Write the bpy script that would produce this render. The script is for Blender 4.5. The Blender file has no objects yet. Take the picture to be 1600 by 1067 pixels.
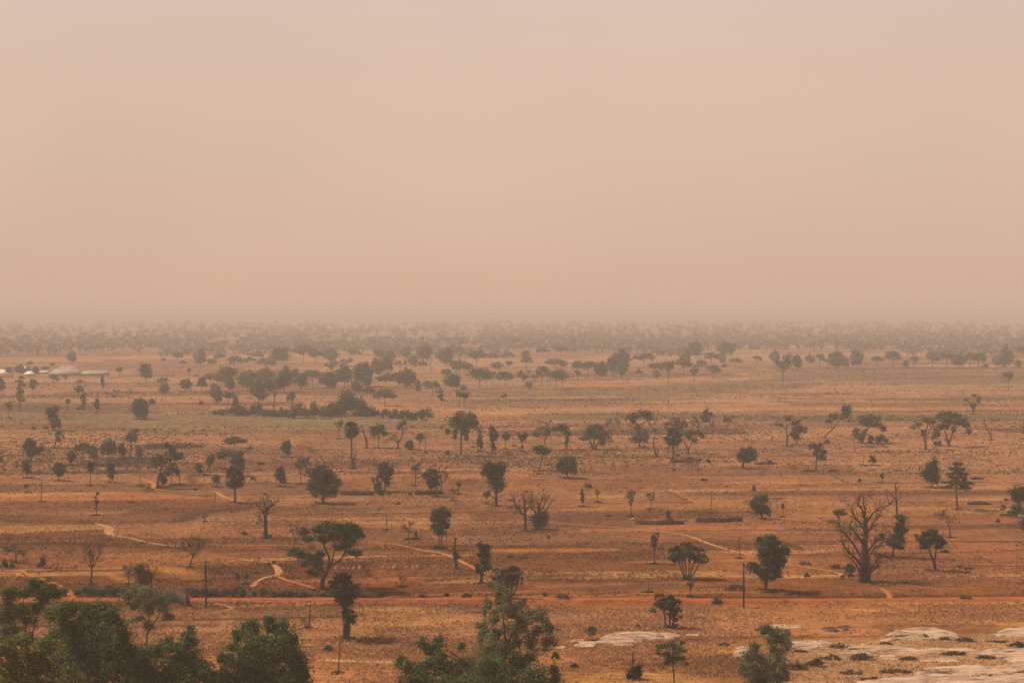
import bpy, math, random
import numpy as np
from math import radians, sin, cos, pi, sqrt

F = 2666.7          # focal length in photo pixels (60 mm on a 36 mm film, 1600 px wide)
YH = 484.0          # height of the true horizon in the photo
H = 60.0            # the photographer stands on a hill 60 m above the plain
rng = np.random.default_rng(11)
sc = bpy.context.scene
COL = sc.collection

def ground_z(D):
    return np.maximum(0.0, 58.0 * (1 - np.asarray(D, float) / 262.0))

def gp(px, py):                      # point of the plain
    D = H * F / (py - YH)
    return (px - 800) / F * D, D

# ------------------------------------------------------------------ materials
def lin(r, g, b, k=1.0):
    def f(c):
        c /= 255.0
        return (c / 12.92 if c <= .04045 else ((c + .055) / 1.055) ** 2.4) * k
    return (f(r), f(g), f(b), 1)

MATS = {}
def mat(name, col, rough=.9, tone=None, noise=None, transl=0, spec=.1, bump=0):
    if name in MATS: return MATS[name]
    m = bpy.data.materials.new(name); m.use_nodes = True
    nt = m.node_tree; N = nt.nodes; L = nt.links
    b = N['Principled BSDF']; out = N['Material Output']
    b.inputs['Roughness'].default_value = rough
    b.inputs['Specular IOR Level'].default_value = spec
    c = N.new('ShaderNodeRGB'); c.outputs[0].default_value = (*col[:3], 1)
    sock = c.outputs[0]
    def mul(sock, fac):
        x = N.new('ShaderNodeVectorMath'); x.operation = 'SCALE'
        L.new(sock, x.inputs[0]); L.new(fac, x.inputs['Scale']); return x.outputs[0]
    if tone:
        a = N.new('ShaderNodeAttribute'); a.attribute_name = 'tone'
        sock = mul(sock, a.outputs['Fac'])
    if noise:
        tc = N.new('ShaderNodeTexCoord')
        nz = N.new('ShaderNodeTexNoise'); nz.inputs['Scale'].default_value = noise[0]; nz.inputs['Detail'].default_value = 6
        L.new(tc.outputs['Object'], nz.inputs['Vector'])
        mr = N.new('ShaderNodeMapRange'); mr.inputs[1].default_value = .3; mr.inputs[2].default_value = .7
        mr.inputs[3].default_value = 1 - noise[1]; mr.inputs[4].default_value = 1 + noise[1]
        L.new(nz.outputs[0], mr.inputs[0]); sock = mul(sock, mr.outputs[0])
        if bump:
            bp = N.new('ShaderNodeBump'); bp.inputs['Strength'].default_value = 1; bp.inputs['Distance'].default_value = bump
            L.new(nz.outputs[0], bp.inputs['Height']); L.new(bp.outputs[0], b.inputs['Normal'])
    L.new(sock, b.inputs['Base Color'])
    if transl:
        t = N.new('ShaderNodeBsdfTranslucent'); L.new(sock, t.inputs['Color'])
        mx = N.new('ShaderNodeMixShader'); mx.inputs[0].default_value = transl
        L.new(b.outputs[0], mx.inputs[1]); L.new(t.outputs[0], mx.inputs[2]); L.new(mx.outputs[0], out.inputs['Surface'])
    MATS[name] = m
    return m

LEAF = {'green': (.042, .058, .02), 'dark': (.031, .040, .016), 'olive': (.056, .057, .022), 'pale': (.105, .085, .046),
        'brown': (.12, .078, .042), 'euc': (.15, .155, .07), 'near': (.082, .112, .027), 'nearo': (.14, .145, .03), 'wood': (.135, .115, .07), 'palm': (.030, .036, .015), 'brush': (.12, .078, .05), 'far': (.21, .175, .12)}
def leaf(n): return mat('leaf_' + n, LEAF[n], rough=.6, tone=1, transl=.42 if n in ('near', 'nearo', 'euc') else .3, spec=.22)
def bark(): return mat('bark', (.075, .05, .034), noise=(3, .35), bump=.05)
def palebark(): return mat('pale_bark', (.15, .115, .09), noise=(3, .35), bump=.05)

# ------------------------------------------------------------------ mesh helpers
class MB:
    def __init__(s): s.V = []; s.Fs = []; s.T = []; s.n = 0
    def add(s, V, Fc, tone=None):
        V = np.asarray(V, float).reshape(-1, 3); Fc = np.asarray(Fc, int)
        s.V.append(V); s.Fs.append(Fc + s.n); s.n += len(V)
        s.T.append(np.ones(len(Fc)) if tone is None else np.broadcast_to(np.asarray(tone, float), (len(Fc),)))
    def tube(s, P, R, k=6):
        P = np.asarray(P, float); n = len(P)
        d = np.gradient(P, axis=0); d /= np.linalg.norm(d, axis=1)[:, None] + 1e-9
        ref = np.where(np.abs(d[:, 1:2]) > .9, np.array([[1., 0, 0]]), np.array([[0, 1., 0]]))
        u = np.cross(d, ref); u /= np.linalg.norm(u, axis=1)[:, None] + 1e-9
        v = np.cross(d, u)
        a = np.arange(k) * 2 * pi / k
        ring = (u[:, None] * np.cos(a)[None, :, None] + v[:, None] * np.sin(a)[None, :, None]) * np.asarray(R, float)[:, None, None]
        V = (P[:, None] + ring).reshape(-1, 3)
        V = np.vstack([V, P[-1] + d[-1] * R[-1] * .5])
        i = np.arange(n - 1)[:, None] * k; j = np.arange(k)[None]; j2 = (j + 1) % k
        Fq = np.stack([i + j, i + j2, i + k + j2, i + k + j], -1).reshape(-1, 4)
        b = (n - 1) * k; J = np.arange(k)
        Ft = np.stack([b + J, b + (J + 1) % k, np.full(k, n * k), np.full(k, n * k)], -1)
        s.add(V, Fq); s.V.append(np.zeros((0, 3)))
        s.Fs.append(Ft[:, :3] + s.n - len(V)); s.T.append(np.ones(k))
    def box(s, cx, cy, z0, sx, sy, sz, rot=0):
        x, y = sx / 2, sy / 2
        q = [(-x, -y), (x, -y), (x, y), (-x, y)]
        c, n = cos(rot), sin(rot)
        q = [(cx + a * c - b * n, cy + a * n + b * c) for a, b in q]
        V = [(a, b, z0) for a, b in q] + [(a, b, z0 + sz) for a, b in q]
        s.add(V, [(3, 2, 1, 0), (4, 5, 6, 7), (0, 1, 5, 4), (1, 2, 6, 5), (2, 3, 7, 6), (3, 0, 4, 7)])
    def build(s, name, m, parent=None, smooth=True, origin=None):
        V = np.vstack(s.V); me = bpy.data.meshes.new(name)
        if origin is not None: V = V - np.asarray(origin)
        me.vertices.add(len(V)); me.vertices.foreach_set('co', V.astype(np.float32).ravel())
        loops = np.concatenate([f.ravel() for f in s.Fs]); tot = np.concatenate([np.full(len(f), f.shape[1]) for f in s.Fs])
        st = np.concatenate([[0], np.cumsum(tot)[:-1]])
        me.loops.add(len(loops)); me.loops.foreach_set('vertex_index', loops.astype(np.int32))
        me.polygons.add(len(tot)); me.polygons.foreach_set('loop_start', st.astype(np.int32))
        me.polygons.foreach_set('loop_total', tot.astype(np.int32))
        if smooth: me.polygons.foreach_set('use_smooth', np.ones(len(tot), bool))
        at = me.attributes.new('tone', 'FLOAT', 'FACE'); at.data.foreach_set('value', np.concatenate(s.T).astype(np.float32))
        me.update(calc_edges=True); me.validate()
        if m: me.materials.append(m)
        o = bpy.data.objects.new(name, me); COL.objects.link(o)
        if parent: o.parent = parent
        if origin is not None and parent is None: o.location = origin
        return o

def tag(o, label=None, cat=None, group=None, kind=None):
    if label: o['label'] = label
    if cat: o['category'] = cat
    if group: o['group'] = group
    if kind: o['kind'] = kind
    return o

def empty(name, loc):
    o = bpy.data.objects.new(name, None); o.location = loc; o.empty_display_size = 1
    COL.objects.link(o); return o

def unit(n):
    d = rng.normal(size=(n, 3)); return d / np.linalg.norm(d, axis=1)[:, None]

def leaves(mb, clumps, s, cov):
    """clumps: (x, y, z, rx, ry, rz) ellipsoids filled with leaf sprays of size s gathered in sub-clumps"""
    C = []; O = []; TN = []
    for (x, y, z, rx, ry, rz) in clumps:
        r = np.array([rx, ry, rz]); rm = (rx * rz) ** .5
        ns = int(np.clip(4 + rm / s * .55, 4, 13))
        cs = unit(ns) * (rng.uniform(.25, .8, (ns, 1))) * r
        per = int(np.clip(cov * (rm / s) ** 2 / ns, 3, 420))
        f = rng.uniform(.38, .63, (ns, 1, 1)) * (1.0 if ns > 6 else 1.15)
        d = unit(ns * per).reshape(ns, per, 3)
        rad = rng.uniform(.25, 1, (ns, per, 1)) ** .5
        p = cs[:, None] + d * rad * f * r
        C.append((p + np.array([x, y, z])).reshape(-1, 3)); O.append(d.reshape(-1, 3))
        TN.append((rng.uniform(.6, 1.45, (ns, 1)) * rng.uniform(.6, 1.4, (ns, per))).ravel())
        k = max(4, int(ns * per * .24)); d = unit(k); C.append(d * rng.uniform(.6, 1.4, (k, 1)) * r + np.array([x, y, z])); O.append(d); TN.append(rng.uniform(.7, 1.5, k))
    C = np.vstack(C); O = np.vstack(O); TN = np.concatenate(TN); n = len(C)
    nrm = O + unit(n) * .9 + np.array([0, 0, .25]); nrm /= np.linalg.norm(nrm, axis=1)[:, None]
    u = np.cross(nrm, unit(n)); u /= np.linalg.norm(u, axis=1)[:, None] + 1e-9
    v = np.cross(nrm, u)
    a = s * rng.uniform(.45, .95, (n, 1)); b = s * rng.uniform(.3, .65, (n, 1))
    q = [C - u * a, C - v * b + u * a * rng.uniform(-.3, .3, (n, 1)), C + u * a, C + v * b + u * a * rng.uniform(-.3, .3, (n, 1))]
    V = np.stack(q, 1).reshape(-1, 3)
    mb.add(V, np.arange(4 * n).reshape(-1, 4), TN)

def bent(p, q, k=5, sag=0.0, j=.06):
    p = np.asarray(p, float); q = np.asarray(q, float); t = np.linspace(0, 1, k)[:, None]
    L = np.linalg.norm(q - p); P = p + (q - p) * t
    w = np.sin(t * pi)
    P += w * rng.normal(size=3) * j * L + np.array([0, 0, sag * L]) * w
    return P

def branch(mb, p, d, L, r, lev, rmin, spread=.6, up=.15, k=5):
    n = 4; P = [np.asarray(p, float)]; d = np.asarray(d, float)
    for i in range(n - 1):
        d = d + rng.normal(size=3) * .16 + np.array([0, 0, up * .4]); d /= np.linalg.norm(d)
        P.append(P[-1] + d * L / (n - 1))
    r1 = max(r * .55, rmin)
    mb.tube(P, np.linspace(r, r1, n), k if lev > 1 else 4)
    if lev <= 0: return
    for i in range(rng.integers(2, 4) if lev > 1 else rng.integers(2, 5)):
        t = rng.uniform(.45, 1); idx = min(int(t * (n - 1)), n - 2); f = t * (n - 1) - idx
        q = P[idx] * (1 - f) + P[idx + 1] * f
        e = d + unit(1)[0] * spread * 1.5 + np.array([0, 0, up]); e /= np.linalg.norm(e)
        branch(mb, q, e, L * rng.uniform(.5, .8), max(r1 * .8, rmin), lev - 1, rmin, spread, up, 4)

def frond_head(mb, c, R, n, s_up=0.2, hang=.5):
    """fan palm head: n fan leaves on stalks, each a fan of narrow pointed blades"""
    V = []; Fc = []; T = []; base = 0
    for i in range(n):
        az = rng.uniform(0, 2 * pi); el = rng.uniform(-1.15 * hang - .1, 1.35)
        d = np.array([cos(az) * cos(el), sin(az) * cos(el), sin(el)])
        Lp = R * rng.uniform(.42, .6); Lf = R * rng.uniform(.38, .5)
        e = c + d * Lp + np.array([0, 0, -.08 * R])
        side = np.cross(d, [0, 0, 1.]); side /= np.linalg.norm(side) + 1e-9
        upv = np.cross(side, d); tw = rng.uniform(-.5, .5)
        side = side * cos(tw) + upv * sin(tw); upv = np.cross(side, d)
        w = R * .022
        V += [c - side * w, c + side * w, e + side * w, e - side * w]; Fc.append((base, base + 1, base + 2, base + 3)); T.append(1.3); base += 4
        nb = 7; tn = rng.uniform(.7, 1.35) * (1.5 if el < -.6 else 1)
        for j in range(nb):
            a = (j / (nb - 1) - .5) * 3.3
            bd = d * cos(a) + side * sin(a) - np.array([0, 0, .22 + .25 * abs(a) / 1.75]) + upv * .12 * rng.normal()
            tip = e + bd * Lf * rng.uniform(.85, 1.1)
            md = e + bd * Lf * .55
            sd = np.cross(bd, upv); sd /= np.linalg.norm(sd) + 1e-9
            V += [e, md + sd * Lf * .125, tip, md - sd * Lf * .125]; Fc.append((base, base + 1, base + 2, base + 3)); T.append(tn * rng.uniform(.85, 1.15)); base += 4
    mb.add(V, Fc, T)

# ------------------------------------------------------------------ the trees
def scale_at(D): return D / F
def lsize(D): return max(.2, .00078 * D)

BASES = []
def finish(name, cat, label, loc, tr, cr, lm, bm=None, group=None, crown='crown'):
    BASES.append((loc[0], loc[1], max(np.ptp(np.vstack(cr.V)[:, 0]), 2) if cr is not None and cr.n else 2.0))
    root = empty(name, loc); tag(root, label, cat, group)
    if tr is not None and tr.n: tr.build('trunk', bm or bark(), root)
    if cr is not None and cr.n: cr.build(crown, leaf(lm), root, smooth=False)
    return root

def gen_tree(kind, px, py, wp, hp, lm, label, name=None, group=None, cat='tree'):
    X, D = gp(px, py); s = scale_at(D); w = wp * s; h = hp * s; ls = lsize(D); loc = (X, D, 0)
    tr = MB(); cr = MB(); U = rng.uniform; cov = 16
    if lm in ('pale', 'brown'): cov = 11
    tw = max(.05 * h ** .9 * .6, .3 * s * .9, .08) * .8
    cl = []
    def limbs(base, cl, r, k=4):
        for c in cl: tr.tube(bent(base, (c[0], c[1], c[2] - c[5] * .2), k, .05), np.linspace(r, max(r * .3, .03), k), 5)
    if kind == 'B':
        top = .42 * h; lean = rng.normal(size=2) * .04 * h
        tr.tube([(0, 0, -.3), (lean[0] * .3, lean[1] * .3, top * .5), (lean[0], lean[1], top)], [tw * 1.5, tw * 1.15, tw], 7)
        n = 5 if wp > 20 else 3
        rmin = .00010 * D
        for i in range(n + 2):
            az = i * 2 * pi / (n + 2) + U(-.4, .4); z = top * U(.75, 1.0); el = U(.5, 1.3)
            d = np.array([cos(az) * cos(el) * min(1.5, w / h * 1.8), sin(az) * cos(el), sin(el)]); d /= np.linalg.norm(d)
            branch(tr, (lean[0], lean[1], z), d, h * U(.28, .4), tw * .6, 3 if hp > 24 else 2, rmin, .5, .12)
        return finish(name or 'bare_tree', cat, label, loc, tr, None, lm, group=group)
    if kind == 'S':
        lean = U(-.1, .1) * h; P = [(0, 0, -.3), (lean * .2, U(-.02, .02) * h, h * .4), (lean * .6, 0, h * .75), (lean, 0, h)]
        tr.tube(P, [tw * 1.1, tw * .95, tw * .75, tw * .45], 7)
        for i in range(4):
            z = U(.5, .97) * h; az = U(0, 2 * pi); d = np.array([cos(az), sin(az), U(.5, 1.2)]); d /= np.linalg.norm(d)
            branch(tr, (lean * z / h * .8, 0, z), d, max(w * .5, h * .08) * U(.5, 1), tw * .4, 1, .00009 * D)
        return finish(name or 'dead_tree', cat, label, loc, tr, None, lm, group=group)
    if kind == 'b':
        n = int(np.clip(3 + 2 * wp / hp, 5, 13)); q = min(1, 2.2 * hp / wp)
        for i in range(n):
            t = (i + U(.1, .9)) / n - .5; e = 1 - .5 * abs(t) * 2
            cl.append((t * w * .84, U(-.22, .22) * w * (.4 + .6 * q), h * U(*((.3, .66) if wp < 3.4 * hp else (.22, .45))) * e, w * U(.2, .32) * q, w * U(.2, .32) * q, h * U(.28, .46) * e))
        leaves(cr, cl, ls, cov)
        o = cr.build(name or 'bush', leaf(lm), None, smooth=False); o.location = loc
        return tag(o, label, 'bush' if cat == 'tree' else cat, group)
    if kind == 'P':
        th = h * .72; R = w * .55
        tr.tube([(0, 0, -.3), (w * .02, 0, th * .5), (0, 0, th)], [tw * 1.3, tw * .9, tw * .95], 8)
        frond_head(cr, np.array([0, 0, th]), R, 34, hang=.7)
        return finish(name or 'palm_tree', cat, label, loc, tr, cr, lm, group=group)
    z0 = {'R': .26, 'O': .2, 'U': .5, 'L': .55, 'F': .42, 'V': .25, 'T': .40}[kind]
    if kind in 'RO':
        n = 9 if wp > 14 else 7; ch = h * (1 - z0)
        for i in range(n):
            t = (i + .5) / n; z = h * z0 + ch * (.1 + .78 * t)
            prof = sin(pi * (t * .8 + .15)) ** .7; a = i * 2.4 + U(-.5, .5); r = w * .27 * prof * U(.7, 1.15)
            cr_ = w * U(.19, .26) * (.8 + .25 * prof)
            cl.append((cos(a) * r, sin(a) * r, z, cr_, cr_, min(cr_ * U(.8, 1.1), ch * .3) if kind == 'R' else max(cr_, ch * .16)))
    elif kind == 'U':
        n = 9
        for i in range(n):
            a = i * 2.4 + U(-.3, .3); r = w * .37 * sqrt((i + .4) / n)
            z = h * (.86 - .34 * (r / (w * .4)) ** 2 * U(.5, 1.1))
            cl.append((cos(a) * r, sin(a) * r, z, w * U(.13, .2), w * U(.13, .2), h * U(.11, .17)))
    elif kind == 'F':
        n = 7; cov *= .8
        for i in range(n):
            a = i * 2.4 + U(-.5, .5); r = w * U(.12, .36); z = h * (U(.62, .9) if i else .9)
            cl.append((cos(a) * r, sin(a) * r, z, w * U(.12, .19), w * U(.12, .19), h * U(.08, .15)))
    elif kind == 'L':
        for i in range(5):
            a = i * 2.4; r = w * U(.08, .26)
            cl.append((cos(a) * r, sin(a) * r, h * U(.68, .88), w * U(.2, .3), w * U(.2, .3), h * U(.1, .16)))
    elif kind == 'V':
        n = max(5, int(hp / 6))
        for i in range(n):
            t = i / (n - 1)
            cl.append((w * U(-.2, .2), w * U(-.2, .2), h * (z0 + .08 + .66 * t), w * U(.22, .36), w * U(.22, .36), h * .74 / n * U(.5, .75)))
    elif kind == 'T':
        n = 6
        for i in range(n):
            t = i / (n - 1); R = w * .54 * (1 - .55 * t ** 1.5) * (U(.75, 1.08)); z = h * (z0 + .06 + .5 * t)
            for k in range(6):
                a = k * 1.05 + U(-.3, .3) + i
                cl.append((cos(a) * R * .62, sin(a) * R * .62, z + h * U(-.02, .03), R * .38, R * .38, h * .034))
        cov *= .9
    cl = [(a, b, c, d * g, e * g, f * (g if kind != 'T' else 1)) for (a, b, c, d, e, f), g in zip(cl, rng.uniform(.85, 1.5, len(cl)))]
    topz = {'R': .7, 'O': .75, 'U': .42, 'F': .36, 'L': .7, 'V': .8, 'T': .95}[kind] * h
    lean = U(-.03, .03) * h
    tr.tube(bent((0, 0, -.3), (lean, 0, topz), 5, 0, .02), np.linspace(tw * 1.2, tw * (.45 if kind in 'ROVT' else .75), 5), 7)
    fk = np.array([lean * .6, 0, topz * (.6 if kind in 'ROV' else .97)])
    if kind in 'UF': limbs(fk, cl, tw * .5)
    elif kind != 'T': limbs(fk, cl[::2], tw * .4)
    if kind in 'UF': leaves(cr, cl, ls, cov)
    else: leaves(cr, cl, ls, cov)
    nm = {'R': 'round_tree', 'O': 'oval_tree', 'U': 'spreading_tree', 'F': 'open_tree', 'L': 'slender_tree', 'V': 'column_tree', 'T': 'tiered_tree'}[kind]
    return finish(name or nm, cat, label, loc, tr, cr, lm, group=group)

def own_tree(label, base, clumps, lm, trunks=None, tw=4, cov=19, D=None, name='tree', limb=True, ls=None, bm=None, heads=None, bare=None, cat='tree', flat=.7, full=1.3):
    """a tree measured from the photograph: clumps (x, y, rx, ry) and trunk lines in photo pixels, given real size, depth and thickness"""
    bx, by = base
    if D is None: X, D = gp(bx, by); gz = 0.0
    else: X = (bx - 800) / F * D; gz = float(ground_z(D)); by = YH + (H - gz) * F / D
    s = scale_at(D); tr = MB(); cr = MB()
    W = lambda x, y: ((x - bx) * s, (by - y) * s)
    xs = [c[0] for c in clumps] or [bx]; mid = (min(xs) + max(xs)) / 2; half = max((max(xs) - min(xs)) / 2, 4) * s
    cl = []
    for c in clumps:
        x, z = W(c[0], c[1]); q = 1 - ((c[0] - mid) * s / (half * 1.15)) ** 2
        y = rng.uniform(-1, 1) * half * flat * sqrt(max(q, .1))
        k = (D + y) / D; x = (c[0] - 800) / F * (D + y) - X; z = H - (c[1] - YH) / F * (D + y) - gz
        cl.append((x, y, z, c[2] * s * full * k, (c[2] + c[3]) / 2 * s * full * k, c[3] * s * full * k))
    if trunks is None:
        ym = min(c[1] for c in clumps); yb = max(c[1] + c[3] for c in clumps)
        trunks = [[(bx, by + 2, tw), ((bx * 2 + mid) / 3, (by + yb) / 2, tw * .85), (mid * .6 + bx * .4, yb * .55 + ym * .45, tw * .5)]]
    nodes = []
    for i, t in enumerate(trunks):
        P = []; R = []; yy = 0
        for k, p in enumerate(t):
            x, z = W(p[0], p[1]); yy += rng.normal() * .5 * s * (k > 0) * (1 + (len(p) > 3))
            if len(p) > 3: yy = p[3] * s
            P.append((x, yy, z)); R.append(max(p[2] * s * .5, .02))
        P = np.array(P)
        if len(P) > 2:                                        # rounder curve
            P2 = []; R2 = []
            for k in range(len(P) - 1):
                for f in (0, .5):
                    a = P[max(k - 1, 0)]; b = P[k]; c = P[k + 1]; d = P[min(k + 2, len(P) - 1)]
                    P2.append(.5 * (2 * b + (c - a) * f + (2 * a - 5 * b + 4 * c - d) * f * f + (3 * b - a - 3 * c + d) * f ** 3)); R2.append(R[k] * (1 - f) + R[k + 1] * f)
            P2.append(P[-1]); R2.append(R[-1]); P = np.array(P2); R = R2
        tr.tube(P, R, 8 if R[0] > .2 else 6)
        nodes += [(p, r) for p, r in zip(P, R)]
        if bare:
            for k in range(1, len(P)):
                for q in range(bare[0]):
                    d = P[k] - P[k - 1]; L = np.linalg.norm(d); d = d / L + unit(1)[0] * .9; d /= np.linalg.norm(d)
                    if k > (len(P) * .25 if i else len(P) * .6):
                        branch(tr, P[k] - (P[k] - P[k - 1]) * rng.uniform(0, 1), d, bare[1] * s * rng.uniform(.5, 1.2), max(R[k] * .5, .03), bare[2], .0001 * D, .6, .1)
    if limb and cl:
        NP = np.array([n[0] for n in nodes]); NR = [n[1] for n in nodes]
        for c in cl:
            d = np.linalg.norm((NP - np.array(c[:3])) * [1, 1, 1.3], axis=1) + (NP[:, 2] > c[2] + c[5] * .3) * 1e3 + (NP[:, 2] < .15 * NP[:, 2].max()) * 1e3
            k = int(np.argmin(d))
            if d[k] > .3: tr.tube(bent(NP[k], c[:3], 5, .05), np.linspace(max(min(NR[k] * .6, .012 * d[k] + .05), .03), .025, 5), 5)
    if cl: leaves(cr, cl, ls or lsize(D), cov)
    if heads:
        for hd in heads:
            x, z = W(hd[0], hd[1]); y = hd[3] * s if len(hd) > 3 else 0
            frond_head(cr, np.array([x, y, z]), hd[2] * s * (1.38 if name == 'palm_clump' else 1.16), int((hd[4] if len(hd) > 4 else 20) * 1.6), hang=.95)
    return finish(name, cat, label, (X, D, gz), tr, cr, lm, bm)

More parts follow.
